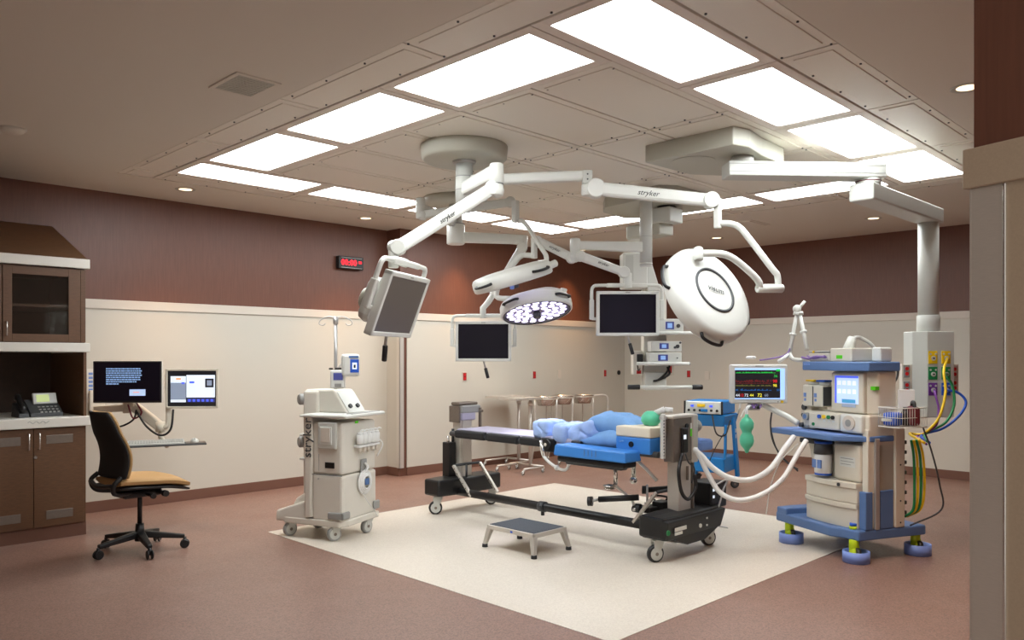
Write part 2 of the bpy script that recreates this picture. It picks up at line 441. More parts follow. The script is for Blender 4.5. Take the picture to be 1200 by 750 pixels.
N('counter').box((-.06, -.016, -.16), (.06, -.012, .14), .001).build('sheet', t)
b = N('e_navy')
b.mats = ['machine_blue_light']
for r in range(7):
    for c in range(2): b.box((-.045 + c * .045, -.018, -.13 + r * .036), (-.01 + c * .045, -.016, -.108 + r * .036))
b.build('printed_marks', t)

# ================================================================== CUPBOARD UNIT
YF = 6.77; CXR = 2.075; CXL = .55
t = thing('base_cabinet', 'brown wooden base cabinet with vented doors and white counter above', 'cabinet', (0, 0, 0), group=None)
N('wood').box((CXL, YF + .02, .1), (CXR, YL - .03, .858), .002).build('body', t)
N('wood').box((CXL, YF + .03, 0), (CXR - .005, YL - .03, .1)).build('toe_kick', t)
N('base_brown').box((CXL, YF + .015, 0), (CXR, YF + .03, .1)).build('kick_strip', t)
xs = [CXL + .01, 1.13, 1.705, CXR - .02]
for i, (x0, x1) in enumerate(zip(xs, xs[1:])):
    d = N('wood').box((x0 + .002, YF, .105), (x1 - .002, YF + .019, .853), .002).build('door', t)
    gx0, gx1 = (x0 + .085, x0 + .27) if i == 2 else (x1 - .27, x1 - .085)
    for z0, z1 in ((.735, .80), (.16, .225)):
        v = N('steel_dark').box((gx0, YF - .004, z0), (gx1, YF, z1), .0035).build('vent_grille', d)
    hx = x0 + .035 if i == 2 else x1 - .035
    N('chrome').tube([(hx, YF, .70), (hx, YF - .03, .70), (hx, YF - .03, .82), (hx, YF, .82)], .005, smooth_n=0).build('handle', d)
    if i == 2: N('chrome').cyl((x0 + .012, YF - .01, .64), (x0 + .012, YF, .64), .011).build('lock', d)
o = N('counter').box((CXL, YF - .03, .86), (CXR + .02, YL - .03, .935), .006).build('countertop'); tag(o, 'thick white worktop on the brown base cabinet', 'worktop')
b = N('grey').tube([(1.66 + k * .012, YF - .0305, .905 + .008 * math.sin(k * 1.7)) for k in range(13)], .0018, seg=5, smooth_n=3).build('signature_mark', o)
t = thing('tall_niche', 'dark open wooden niche standing on the white worktop', 'shelf', (0, 0, 0))
N('wood').box((CXR - .022, YF + .005, .935), (CXR, YL - .03, 1.435)).build('side_panel', t)
N('wood_dark').box((CXL, YL - .06, .935), (CXR - .022, YL - .03, 1.435)).build('back_panel', t)
b = N('dark_grey')
for k in range(5): b.cyl((CXR - .026, YF + .12, 1.0 + k * .09), (CXR - .022, YF + .12, 1.0 + k * .09), .004, seg=8)
stuff(b.build('shelf_pin', t))
o = N('counter').box((CXL, YF - .015, 1.437), (CXR + .02, YL - .03, 1.507), .005).build('upper_shelf_board'); tag(o, 'lower white shelf board under the glass-door cupboard', 'shelf')
t = thing('wall_cabinet', 'brown wall cupboard with dark glass doors between white boards', 'cabinet', (0, 0, 0))
b = N('wood'); b.box((CXL, YF + .02, 1.508), (CXR - .01, YF + .04, 1.53)); b.box((CXR - .03, YF + .02, 1.508), (CXR - .008, YL - .03, 2.085)); b.box((CXL, YF + .02, 2.06), (CXR - .01, YL - .03, 2.085)); b.box((CXL, YF + .02, 1.508), (CXR - .01, YL - .03, 1.525))
b.m('wood_dark').box((CXL, YL - .06, 1.51), (CXR - .02, YL - .035, 2.08)); b.build('body', t)
N('wood').box((CXL, YF + .06, 1.78), (CXR - .03, YL - .06, 1.80)).build('shelf', t)
for x0, x1 in ((1.505, CXR - .045), (.93, 1.5)):
    b = N('wood'); z0, z1 = 1.512, 2.078; f = .06; fr = .085
    b.box((x0, YF, z0), (x0 + f, YF + .02, z1), .002); b.box((x1 - fr, YF, z0), (x1, YF + .02, z1), .002)
    b.box((x0 + f, YF, z0), (x1 - fr, YF + .02, z0 + f), .002); b.box((x0 + f, YF, z1 - f), (x1 - fr, YF + .02, z1), .002)
    d = b.build('door', t)
    N('glass').box((x0 + f, YF + .008, z0 + f), (x1 - fr, YF + .012, z1 - f)).build('pane', d)
    hx = x0 + .022
    N('chrome').tube([(hx, YF, 1.56), (hx, YF - .025, 1.56), (hx, YF - .025, 1.66), (hx, YF, 1.66)], .005, smooth_n=0).build('handle', d)
N('wood').box((CXR - .043, YF + .001, 1.512), (CXR - .008, YF + .02, 2.078), .001).build('side_stile', t)
o = N('counter').box((CXL, YF - .015, 2.09), (CXR + .02, YL - .03, 2.165), .005).build('top_shelf_board'); tag(o, 'upper white shelf board above the glass-door cupboard', 'shelf')
o = N('wood').hexa([(CXL, YF, 2.166), (CXR + .01, YF, 2.166), (CXR + .01, YL - .03, 2.166), (CXL, YL - .03, 2.166)],
                   [(CXL, YF + .01, 2.175), (CXR, YF + .01, 2.175), (CXR, YL - .03, 2.53), (CXL, YL - .03, 2.53)]).build('sloping_hood'); tag(o, 'brown sloping dust hood on top of the cupboard', 'cabinet')
# desk phone
t = thing('desk_phone', 'dark grey desk phone with pale greenish display on the worktop', 'phone', (1.81, 6.98, .935), 4)
M = Matrix.Rotation(math.radians(38), 4, 'X')
N('dark_grey').hexa([(-.10, -.09, 0), (.13, -.09, 0), (.13, .09, 0), (-.10, .09, 0)], [(-.10, -.085, .03), (.13, -.085, .03), (.13, .07, .13), (-.10, .07, .13)], .004).build('body', t)
X = Matrix.Translation((.035, .03, .135)) @ Matrix.Rotation(math.radians(-22), 4, 'X')
N('white2').box((-.085, -.01, -.045), (.085, .012, .045), .005, M=X).build('display_bezel', t)
N('e_lcd').box((-.062, -.0115, -.03), (.03, -.009, .03), M=X).build('display', t)
b = N('grey')
for r in range(4):
    pass
for r in range(3):
    for c in range(5): b.box((-.03 + c * .03, -.083 + r * .03, .03 + r * .018), (-.012 + c * .03, -.07 + r * .03, .042 + r * .018), .002)
b.build('keypad', t)
N('black').tube([(-.145, -.07, .05), (-.15, -.075, .075), (-.145, .02, .13), (-.14, .07, .155), (-.14, .075, .125)], .022, seg=10).build('handset', t)
N('dark_grey').hexa([(-.18, -.09, 0), (-.11, -.09, 0), (-.11, .09, 0), (-.18, .09, 0)], [(-.18, -.085, .03), (-.11, -.085, .03), (-.11, .07, .11), (-.18, .07, .11)], .004).build('cradle', t)

# ================================================================== WALL WORKSTATION
def screen_text_rows(b, x0, x1, z1, rows, dz, y, h):
    for r in range(rows):
        x = x0
        end = x1 if r < rows - 2 else x0 + (x1 - x0) * (.85 if r == rows - 2 else .35)
        while x < end - .01:
            wd = random.uniform(.008, .03); b.box((x, y - .001, z1 - r * dz - h), (min(x + wd, end), y, z1 - r * dz)); x += wd + .004
RZ = CAM_YAW
t = thing('workstation_arm', 'beige jointed wall arm carrying two monitors and a keyboard tray', 'monitor arm', (2.42, YL, .95))
N('cream_plastic').box((2.37, YL - .05, .83), (2.50, YL - .012, 1.10), .01).build('wall_bracket', t, True)
b = N('cream_plastic'); b.beam((2.366, 7.486, 0.936), (2.482, 7.084, 0.964), .05, .06, .01); b.cyl((2.487, 7.079, 0.920), (2.487, 7.079, 1.022), .035)
b.build('fixed_arm', t, True)
b = N('cream_plastic'); b.beam((2.491, 7.032, 1.009), (2.666, 6.827, 0.809), .06, .085, .015); b.cyl((2.666, 6.827, 0.765), (2.666, 6.827, 0.852), .04); b.cyl((2.491, 7.032, 0.952), (2.491, 7.032, 1.060), .045); b.build('spring_arm', t, True)
b = N('cream_plastic'); b.tube([(2.677, 6.817, 0.809), (2.712, 6.781, 0.823), (2.732, 6.832, 1.022), (2.747, 6.887, 1.239)], .022, smooth_n=3); b.build('riser_post', t, True)
N('cream_plastic').beam((2.747, 6.887, 1.195), (2.881, 6.752, 1.195), .04, .035, .006).build('cross_bar', t, True)
b = N('black'); b.tube([(2.315, 7.324, 0.902), (2.338, 7.229, 0.819), (2.423, 7.073, 0.809), (2.496, 6.970, 0.868), (2.517, 6.950, 0.954)], .008); b.tube([(2.509, 6.929, 0.941), (2.562, 6.847, 0.814), (2.642, 6.766, 0.742), (2.711, 6.725, 0.791), (2.743, 6.750, 0.953)], .009)
b.m('maroon').tube([(2.459, 6.980, 0.999), (2.489, 6.949, 0.884), (2.539, 6.898, 0.927), (2.509, 6.929, 1.013)], .007)
b.build('cable', t, True)
b = N('grey'); P0 = V((2.667, 6.685, 0.675))
X = Matrix.Translation(P0) @ Matrix.Rotation(math.radians(-20), 4, 'Z')
b = N('dark_grey'); b.box((-.32, -.10, -.012), (.30, .10, 0), .003, M=X); b.build('keyboard_tray', t, True)
b = N('cream_plastic'); b.tube([P0 + V((0, 0, -.02)), V((2.658, 6.807, 0.724)), V((2.666, 6.827, 0.780))], .02, smooth_n=0); b.build('tray_post', t, True)
k = thing('keyboard', 'white keyboard lying on the dark wall-arm tray', 'keyboard', P0, -20)
N('white').hexa([(-.30, -.07, 0.001), (.13, -.07, 0.001), (.13, .07, .001), (-.30, .07, .001)], [(-.30, -.07, .015), (.13, -.07, .015), (.13, .07, .028), (-.30, .07, .028)], .003).build('body', k)
b = N('white2')
for r in range(5):
    for c in range(20): b.box((-.29 + c * .0208, -.062 + r * .025, .016 + r * .0024), (-.272 + c * .0208, -.041 + r * .025, .024 + r * .0024))
stuff(b.build('keys', k))
o = thing('computer_mouse', 'small white computer mouse right of the keyboard', 'mouse', P0 + V((.2, -.07, 0)), -20)
N('white').ball((0, 0, .012), .045, sc=(.75, 1.15, .6)).build('shell', o); N('grey').box((-.003, -.045, .028), (.003, -.01, .038), .001).build('wheel', o)
o = N('steel_dark').box((-.07, -.07, 0), (.085, .07, .004), M=Matrix.Rotation(math.radians(0), 4, 'Z')).build('mouse_mat'); o.location = P0 + V((.2, -.07, .0005)); o.rotation_euler = (0, 0, math.radians(-20)); tag(o, 'thin dark mouse mat under the white mouse', 'mat')
o = None
# left big monitor
t = thing('computer_monitor', 'wide black monitor with white text, left one on the wall arm', 'monitor', (2.431, 6.922, 1.190), RZ + 3)
wd, ht = .555, .345
N('black').box((-wd / 2, 0, -ht / 2), (wd / 2, .035, ht / 2), .006).build('housing', t)
N('offwhite').box((-wd / 2 - .004, .012, -ht / 2 - .004), (wd / 2 + .004, .03, ht / 2 + .004), .004).build('rim', t)
N('screen').box((-wd / 2 + .012, -.001, -ht / 2 + .016), (wd / 2 - .012, 0.002, ht / 2 - .012)).build('screen', t)
b = N('e_cyan'); screen_text_rows(b, -.17, .12, .115, 8, .018, -.0012, .011)
stuff(b.build('screen_text', t)); N('e_pale').box((.02, -.0022, -.115), (.15, -.0012, -.062)).m('e_orange').box((.05, -.003, -.09), (.10, -.0022, -.083)).build('screen_window', t)
N('cream_plastic').box((-.06, .035, -.06), (.06, .085, .06), .01).build('mount', t)
N('cream_plastic').beam((0, .06, -.03), (0, .09, -.21), .05, .04).build('neck', t)
# right monitor
t = thing('computer_monitor', 'smaller beige-framed monitor with a light document page on the wall arm', 'monitor', (2.852, 6.640, 1.130), RZ + 4)
wd, ht = .435, .335
b = N('cream_plastic'); f = .018
b.box((-wd / 2, 0, -ht / 2), (wd / 2, .04, -ht / 2 + f), .004).box((-wd / 2, 0, ht / 2 - f), (wd / 2, .04, ht / 2), .004).box((-wd / 2, 0, -ht / 2), (-wd / 2 + f, .04, ht / 2), .004).box((wd / 2 - f, 0, -ht / 2), (wd / 2, .04, ht / 2), .004).box((-wd / 2 + .01, .015, -ht / 2 + .01), (wd / 2 - .01, .05, ht / 2 - .01))
b.build('frame', t)
b = N('e_dk').box((-wd / 2 + f, .008, -ht / 2 + f), (wd / 2 - f, .0145, ht / 2 - f))
b.m('e_white').box((-.045, .006, -.075), (.19, .008, .115)); b.m('e_grey').box((-.175, .006, -.09), (-.05, .008, .05)); b.m('e_white').box((-.175, .006, .05), (-.05, .008, .105)); b.box((-.175, .006, -.115), (-.05, .008, -.092))
b.m('e_orange').box((-.13, .0045, .075), (-.09, .006, .09)); b.m('e_blue').box((-.02, .0045, .045), (.02, .006, .062)); b.box((-.085, .0045, .04), (-.06, .006, .055))
b.m('e_dk').box((.11, .0045, .01), (.18, .006, .085)); b.m('e_grey').box((.125, .003, .025), (.165, .0045, .07))
b.m('e_navy').box((-.04, .006, -.115), (.19, .008, -.085))
for k in range(6): b.m('e_blue').box((-.03 + k * .037, .0045, -.11), (-.01 + k * .037, .006, -.09))
b.build('screen', t)

# ================================================================== TASK CHAIR
t = thing('task_chair', 'black task chair with tan seat facing the wall monitors', 'chair', (2.17, 5.93, 0), 4)
# local +x = forward
for k in range(5):
    a = math.radians(42 + 72 * k); e = V((math.cos(a) * .30, math.sin(a) * .30, 0))
    lg = N('black').beam((0, 0, .125), (e.x, e.y, .085), .06, .05, .008, wd2=.035, ht2=.03).build('leg', t)
    c = N('black'); d = V((-math.sin(a), math.cos(a), 0)) * .022
    c.cyl(e + d * .4 + V((0, 0, .032)), e + d + V((0, 0, .032)), .032, bev=.005); c.cyl(e - d * .4 + V((0, 0, .032)), e - d + V((0, 0, .032)), .032, bev=.005); c.cyl(e + V((0, 0, .03)), e + V((0, 0, .08)), .012)
    c.build('caster', lg)
b = N('black').cyl((0, 0, .075), (0, 0, .20), .035, .028).cyl((0, 0, .2), (0, 0, .45), .016); b.build('gas_column', t)
b = N('black').box((-.16, -.11, .40), (.12, .11, .455), .02).cyl((.08, -.2, .43), (.08, .2, .43), .012).cyl((.08, -.24, .43), (.08, -.2, .43), .022).cyl((.0, -.2, .42), (0, .0, .42), .01).cyl((.0, -.22, .42), (0, -.2, .42), .02); b.build('tilt_mechanism', t)
def seat_mesh(m, z0, thick, grow=0, name='seat'):
    b = MB(); b.m(m); n, q = 12, 10; tmp = bmesh.new(); top = []; bot = []
    for i in range(n + 1):
        u = i / n; x = -.22 + u * .49
        ht_ = .02 * math.cos(u * PI * 1.0) * .6 - .045 * max(0, u - .7) ** 1.3 * 3 * (1 if m != 'black' else .9)
        wdt = (.235 - .05 * max(0, u - .75) * 4 * (u - .6)) - .04 * max(0, .2 - u) * 3 + grow
        rt_, rb = [], []
        for j in range(q + 1):
            v = -1 + 2 * j / q; y = v * wdt
            edge = 1 - abs(v) ** 4; e2 = min(1, min(u, 1 - u) * 6 + .25)
            rt_.append(tmp.verts.new((x, y, z0 + ht_ + thick * (.35 + .65 * edge * e2) - .012 * (1 - v * v) * .4)))
            rb.append(tmp.verts.new((x, y * .97, z0 + ht_ - .3 * thick * (edge) - .05 * (0))))
        top.append(rt_); bot.append(rb)
    for i in range(n):
        for j in range(q):
            tmp.faces.new((top[i][j], top[i + 1][j], top[i + 1][j + 1], top[i][j + 1])).smooth = True
            tmp.faces.new((bot[i][j], bot[i][j + 1], bot[i + 1][j + 1], bot[i + 1][j])).smooth = True
        tmp.faces.new((top[i][0], bot[i][0], bot[i + 1][0], top[i + 1][0])); tmp.faces.new((top[i][q], top[i + 1][q], bot[i + 1][q], bot[i][q]))
    for j in range(q):
        tmp.faces.new((top[0][j], top[0][j + 1], bot[0][j + 1], bot[0][j])); tmp.faces.new((top[n][j], bot[n][j], bot[n][j + 1], top[n][j + 1]))
    b._merge(tmp); return b
seat_mesh('tan_fabric', .505, .06).build('seat', t); seat_mesh('black', .47, .035, -.005).build('seat_pan', t)
def back_mesh(m, off, thick, sx=1.0):
    b = MB(); b.m(m); tmp = bmesh.new(); n, q = 14, 10; F_, R_ = [], []
    for i in range(n + 1):
        u = i / n; z = .56 + u * .46
        x = -.20 - .10 * u - .03 * math.sin(u * PI) * -1.0 + off
        x = -.225 + .028 * math.sin(min(1, u * 1.5) * PI) - .085 * u * u + off
        hw = (.205 + .03 * math.sin((u * .8 + .15) * PI) - .05 * u * u) * (1 - .14 * (max(0, u - .85) / .15) ** 2) * sx
        f, r = [], []
        for j in range(q + 1):
            v = -1 + 2 * j / q
            cx_ = .045 * v * v
            f.append(tmp.verts.new((x + cx_ + thick * (1 - v ** 4) * .7, v * hw, z))); r.append(tmp.verts.new((x + cx_ - .01, v * hw, z)))
        F_.append(f); R_.append(r)
    for i in range(n):
        for j in range(q):
            tmp.faces.new((F_[i][j], F_[i][j + 1], F_[i + 1][j + 1], F_[i + 1][j])).smooth = True
            tmp.faces.new((R_[i][j], R_[i + 1][j], R_[i + 1][j + 1], R_[i][j + 1])).smooth = True
        tmp.faces.new((F_[i][0], F_[i + 1][0], R_[i + 1][0], R_[i][0])); tmp.faces.new((F_[i][q], R_[i][q], R_[i + 1][q], F_[i + 1][q]))
    for j in range(q):
        tmp.faces.new((F_[0][j], R_[0][j], R_[0][j + 1], F_[0][j + 1])); tmp.faces.new((F_[n][j], F_[n][j + 1], R_[n][j + 1], R_[n][j]))
    b._merge(tmp); return b
back_mesh('tan_fabric', .012, .035, .98).build('back_cushion', t)
back_mesh('black_fabric', -.012, .015, 1.02).build('back_shell', t)
b = N('black')
for sgn in (-1, 1): b.tube([(-.21, .19 * sgn, .57), (-.26, .19 * sgn, .52), (-.235, .15 * sgn, .455), (-.10, .09 * sgn, .44)], .016)
b.tube([(-.262, -.19, .515), (-.29, 0, .50), (-.262, .19, .515)], .016)
b.build('back_support', t)

# ================================================================== ARTHROSCOPY CART (left of the table)
t = thing('medical_cart', 'white suction fluid cart on casters with IV pole and coiled tube', 'cart', (3.415, 5.395, 0), -68.3)
N('offwhite').box((-.03, -.19, .15), (.245, .28, .50), .02).build('lower_cabinet', t)
N('offwhite').box((-.03, -.185, .505), (.24, .275, .90), .02).build('upper_cabinet', t)
N('offwhite').box((-.10, -.20, .17), (-.03, -.02, .94), .015).build('side_column', t)
N('white').box((-.10, -.215, .935), (.30, .33, .962), .012).build('top_tray', t)
N('grey').box((.22, -.10, .957), (.28, .28, .968), .004).build('tray_rim', t)
b = N('offwhite'); b.box((-.25, -.02, .20), (-.10, .25, 1.13), .02); b.build('rear_tower', t)
b = N('offwhite').hexa([(-.24, .0, .96), (.16, .0, .96), (.16, .26, .96), (-.24, .26, .96)], [(-.24, .0, 1.14), (.03, .0, 1.14), (.03, .26, 1.14), (-.24, .26, 1.14)], .012); con = b.build('console', t)
# sloped control face on +x side of console
nx = V((.18, 0, .13)).normalized()
b = N('white'); b.hexa([(.165, .02, .965), (.165, .24, .965), (.16, .24, .965), (.16, .02, .965)], [(.055, .02, 1.12), (.055, .24, 1.12), (.05, .24, 1.12), (.05, .02, 1.12)]); b.build('control_face', t)
for yk in (.07, .17):
    b = N('black').cyl((.13, yk, 1.005), (.148, yk, 1.018), .018); b.build('knob', t)
    N('grey').cyl((.125, yk, 1.004), (.13, yk, 1.008), .03).build('dial', t)
for z0 in (.58, .77, .92):
    N('white').box((-.26, -.05, z0), (-.09, .27, z0 + .022), .008).build('bumper_shelf', t)
for z0 in (.72, 1.06):
    N('grey').cyl((-.29, -.02, z0), (-.25, .04, z0), .045, bev=.01).build('round_knob', t)
b = N('offwhite'); b.hexa([(-.38, -.19, .12), (-.08, -.19, .12), (-.08, .24, .12), (-.38, .24, .12)], [(-.38, -.18, .20), (-.08, -.18, .30), (-.08, .24, .30), (-.38, .24, .20)], .015); b.hexa([(-.27, -.12, .24), (-.10, -.12, .24), (-.10, .22, .24), (-.27, .22, .24)], [(-.25, -.10, .29), (-.10, -.10, .38), (-.10, .20, .38), (-.25, .20, .29)], .015)
b.m('offwhite').prism([(-.30, -.19), (.22, -.20), (.26, -.12), (.26, .30), (-.30, .26)], .11, .16, .01)
b.build('base', t)
b = N('grey'); b.box((.12, -.205, .17), (.262, -.18, .225), .012); b.box((.235, -.205, .17), (.262, -.10, .225), .012); b.build('corner_bumper', t); N('grey').box((.245, .22, .18), (.268, .30, .25), .01).build('corner_bumper', t)
# left face details
N('white2').box((.03, -.205, .70), (.20, -.18, .905), .012).build('drawer_box', t)
N('white').box((.055, -.212, .735), (.165, -.203, .87), .006).build('paper_holder', t)
N('rail_cream').box((.07, -.216, .755), (.15, -.211, .86), .001).build('paper_sheet', t)
N('black').box((.09, -.192, .555), (.175, -.185, .60), .003).build('display_slot', t)
b = N('grey').box((-.03, -.1915, .498), (.245, -.188, .506)).box((.03, -.1875, .53), (.033, -.1845, .66)); b.cyl((.03, -.19, .47), (.03, -.186, .47), .008); b.build('panel_seam', t)
X = Matrix.Translation((-.065, -.2015, .72)) @ Matrix.Rotation(-PI / 2, 4, 'Y') @ Matrix.Rotation(PI / 2, 4, 'X')
X = Matrix.Translation((-.062, -.2015, .78)) @ Matrix.Rotation(PI / 2, 4, 'X') @ Matrix.Rotation(PI / 2, 4, 'Z')
N('dark_grey').text('stryker', .105, X, .003).build('lettering', t)
# right face: label, suction canisters, coil
N('green_label').box((.245, -.02, .885), (.2475, .02, .905)).build('green_sticker', t)
N('bag_white').box((.245, -.04, .70), (.30, .25, .72), .004).build('canister_shelf', t)
for k in range(5):
    y = -.015 + k * .058
    c = N('bag_white').cyl((.285, y, .725), (.285, y, .80), .024, .028, bev=.004).cyl((.285, y, .80), (.285, y, .815), .02).tube([(.285, y, .815), (.30, y + .01, .835), (.31, y + .03, .83)], .006).build('suction_port', t)
    N('rail_cream').cyl((.285, y, .66), (.285, y, .70), .012).build('nozzle', c)
N('grey').box((.245, .05, .50), (.255, .13, .60), .01).build('hose_socket', t)
b = N('hose_white')
for q in range(4):
    r = .085 - q * .012
    b.tube([(.262 + q * .006, .09 + r * math.cos(a * PI / 8), .42 + r * 1.05 * math.sin(a * PI / 8)) for a in range(16)], .008, seg=8, smooth_n=2, closed=True)
b.tube([(.265, .09, .50), (.28, .10, .54), (.262, .09, .57)], .01)
b.tube([(.27, .05, .34), (.27, .12, .26), (.27, .2, .19), (.28, .24, .13)], .003)
b.m('machine_blue').box((.28, .06, .40), (.29, .11, .45), .003)
b.build('coiled_tube', t)
b = N('bag_white').tube([(.25, .26, .76), (.29, .30, .70), (.25, .28, .60)], .006); b.build('loop_tube', t)
def caster(parent, x, y, r, wheel='grey', fork='white2', yaw=0, h=.13, width=.035, trim=None, world=False):
    X = Matrix.Translation((x, y, 0)) @ Matrix.Rotation(math.radians(yaw), 4, 'Z')
    b = N(fork); o_ = .02
    b.cyl((0, 0, h - .015), (0, 0, h), r * .5, M=X)
    for sg in (-1, 1):
        b.hexa([(-r * .25 - o_, sg * width * .62 - .003, r * .9), (r * .35 - o_, sg * width * .62 - .003, r * .9), (r * .35 - o_, sg * width * .62 + .003, r * .9), (-r * .25 - o_, sg * width * .62 + .003, r * .9)],
               [(-r * .7, sg * width * .62 - .003, h - .012), (r * .7, sg * width * .62 - .003, h - .012), (r * .7, sg * width * .62 + .003, h - .012), (-r * .7, sg * width * .62 + .003, h - .012)], .002, M=X)
    b.box((-r * .7, -width * .65, h - .025), (r * .7, width * .65, h - .01), .004, M=X)
    c = b.build('caster', parent, world)
    wv = N(wheel).cyl((-o_, -width / 2, r), (-o_, width / 2, r), r, seg=24, bev=.006, M=X)
    wv.m(trim or fork).cyl((-o_, -width / 2 - .004, r), (-o_, width / 2 + .004, r), r * .74, seg=20, M=X).m('steel_dark').cyl((-o_, -width / 2 - .008, r), (-o_, width / 2 + .008, r), .012, M=X)
    wv.build('wheel', c, world)
for x, y, a in ((-.27, -.12, 65), (.16, -.14, 60), (.22, .20, 80), (-.24, .20, 70)): caster(t, x, y, .055, 'grey', 'white2', a, .125, trim='white2')
# IV pole with pump
b = N('alu').cyl((-.02, .1, 1.12), (-.02, .1, 1.70), .013).cyl((-.02, .1, 1.66), (-.02, .1, 1.72), .02); iv = b.build('pole', t)
E_R = V((.704, -.710, 0)); E_F = V((.710, .704, 0))
Xc = mw(t); pc = Xc @ V((-.02, .1, 1.71))
b = N('alu')
for sg in (-1, 1): b.tube([pc, pc + E_R * sg * .06 + V((0, 0, .01)), pc + E_R * sg * .12 + V((0, 0, -.02)), pc + E_R * sg * .13 + V((0, 0, -.05)), pc + E_R * sg * .10 + V((0, 0, -.06)), pc + E_R * sg * .08 + V((0, 0, -.045))], .004)
b.build('bag_hooks', iv, True)
Xp = Matrix.Rotation(math.radians(RZ + 68.3), 4, 'Z')
P_ = thing('infusion_pump', 'white infusion pump with blue face clamped to the cart pole', 'pump', (3.430, 5.133, 1.335), RZ + 18)
N('white').box((-.07, -.05, -.085), (.065, .06, .085), .02).build('body', P_)
N('hose_blue').box((-.01, -.054, -.055), (.055, -.049, .045), .004).m('e_white').box((.005, -.057, -.03), (.04, -.054, .02), .002).m('black').box((.015, -.06, -.02), (.03, -.057, .005)).m('machine_blue').box((-.02, -.054, .055), (.05, -.049, .072)).build('face', P_)
P_ = thing('flow_controller', 'small white controller box with a blue display on the fluid cart', 'pump', (3.361, 5.203, 1.237), RZ + 8)
N('white').box((-.055, -.045, -.08), (.055, .045, .06), .012).build('body', P_)
N('e_navy').box((-.03, -.048, -.015), (.04, -.044, .04), .002).build('display', P_)
N('black').box((-.065, -.03, .065), (-.035, 0, .078), .004).box((-.02, -.03, .065), (.05, 0, .08), .004).build('top_button', P_)
N('alu').tube([(0, 0, .06), (.02, 0, .10), (.06, .02, .13)], .005).build('bracket', P_)
N('grey').box((-.02, -.05, -.065), (.03, -.044, -.04), .004).build('keypad', P_)

# ================================================================== STEP STOOL
t = thing('step_stool', 'low stainless step stool with dark rubber top on the cream floor', 'stool', (4.185, 4.0, 0), 0)
hx, hy, hz = .175, .235, .165
b = N('steel'); b.box((-hx, -hy, hz - .03), (-hx + .014, hy, hz + .003), .004).box((hx - .014, -hy, hz - .03), (hx, hy, hz + .003), .004).box((-hx, -hy, hz - .03), (hx, -hy + .014, hz + .003), .004).box((-hx, hy - .014, hz - .03), (hx, hy, hz + .003), .004).box((-hx + .01, -hy + .01, hz - .012), (hx - .01, hy - .01, hz - .004)); b.build('frame', t)
N('mat_rubber').box((-hx + .014, -hy + .014, hz - .004), (hx - .014, hy - .014, hz + .006), .003).build('tread_mat', t)
N('hose_blue').box((-hx - .0015, -.03, hz - .022), (-hx, -.008, hz - .008), .0005).build('round_badge', t)
for sx in (-1, 1):
    for sy in (-1, 1):
        cx_, cy_ = sx * (hx - .02), sy * (hy - .02); ox, oy = sx * (hx + .008), sy * (hy + .012)
        lg = N('steel').hexa([(ox - .014, oy - .014, .02), (ox + .014, oy - .014, .02), (ox + .014, oy + .014, .02), (ox - .014, oy + .014, .02)], [(cx_ - .022, cy_ - .022, hz - .02), (cx_ + .02, cy_ - .022, hz - .02), (cx_ + .02, cy_ + .022, hz - .02), (cx_ - .022, cy_ + .022, hz - .02)], .003).build('leg', t)
        N('rubber').cyl((ox, oy, 0), (ox, oy, .026), .022, .02).build('rubber_foot', lg)

# ================================================================== OPERATING TABLE
t = thing('operating_table', 'steel and black spine operating table on two wheeled columns', 'operating table', (4.87, 4.3, 0))
TX = 4.87
def foot(yc, flip, nm):
    s = flip
    b = N('black')
    poly = [(4.48, yc - .10), (4.66, yc - .12), (5.08, yc - .12), (5.25, yc - .10), (5.25, yc + .10), (5.08, yc + .12), (4.66, yc + .12), (4.48, yc + .10)]
    b.prism(poly, .165, .31, .018)
    return b.build(nm, t, True)
f1 = foot(5.45, 1, 'base_foot'); f2 = foot(3.12, -1, 'base_foot')
b = N('black').hexa([(4.49, 3.0, .16), (5.2, 3.0, .16), (5.2, 3.2, .16), (4.49, 3.2, .16)], [(4.48, 2.98, .29), (5.24, 2.98, .29), (5.24, 3.2, .32), (4.48, 3.2, .32)], .01)
b.hexa([(4.75, 3.0, .10), (4.98, 3.0, .10), (4.98, 3.2, .10), (4.75, 3.2, .10)], [(4.55, 3.0, .17), (5.18, 3.0, .17), (5.18, 3.2, .17), (4.55, 3.2, .17)]); b.build('motor_housing', t, True)
b = N('white').box((4.56, 2.974, .22), (4.70, 2.979, .245)).box((4.56, 2.974, .195), (4.65, 2.979, .213)).m('green').cyl((4.48, 2.972, .225), (4.48, 2.98, .225), .018).m('white').cyl((4.88, 2.972, .215), (4.88, 2.98, .215), .014).box((4.96, 2.974, .25), (4.975, 2.979, .262)).box((4.96, 2.974, .2), (4.975, 2.979, .212)); b.build('label_marks', f2, True)
for x in (4.54, 5.22):
    caster(t, x - 4.87, 5.43 - 4.3, .06, 'black', 'white2', -35, .165, .036, trim='white2')
    caster(t, x - 4.87, 3.10 - 4.3, .06, 'black', 'white2', -25, .165, .036, trim='white2')
for x, y in ((4.54, 3.10), (5.22, 3.10)):
    N('alu').beam((x, y, .155), (x + .09, y - .09, .13), .035, .008, .002).build('brake_pedal', t, True)
# rail
b = N('black').cyl((4.72, 5.40, .19), (4.72, 3.15, .19), .034).m('dark_grey').cyl((4.72, 4.36, .19), (4.72, 4.30, .19), .042).m('black').cyl((4.72, 4.33, .155), (4.72, 4.33, .12), .015); b.build('floor_rail', t, True)
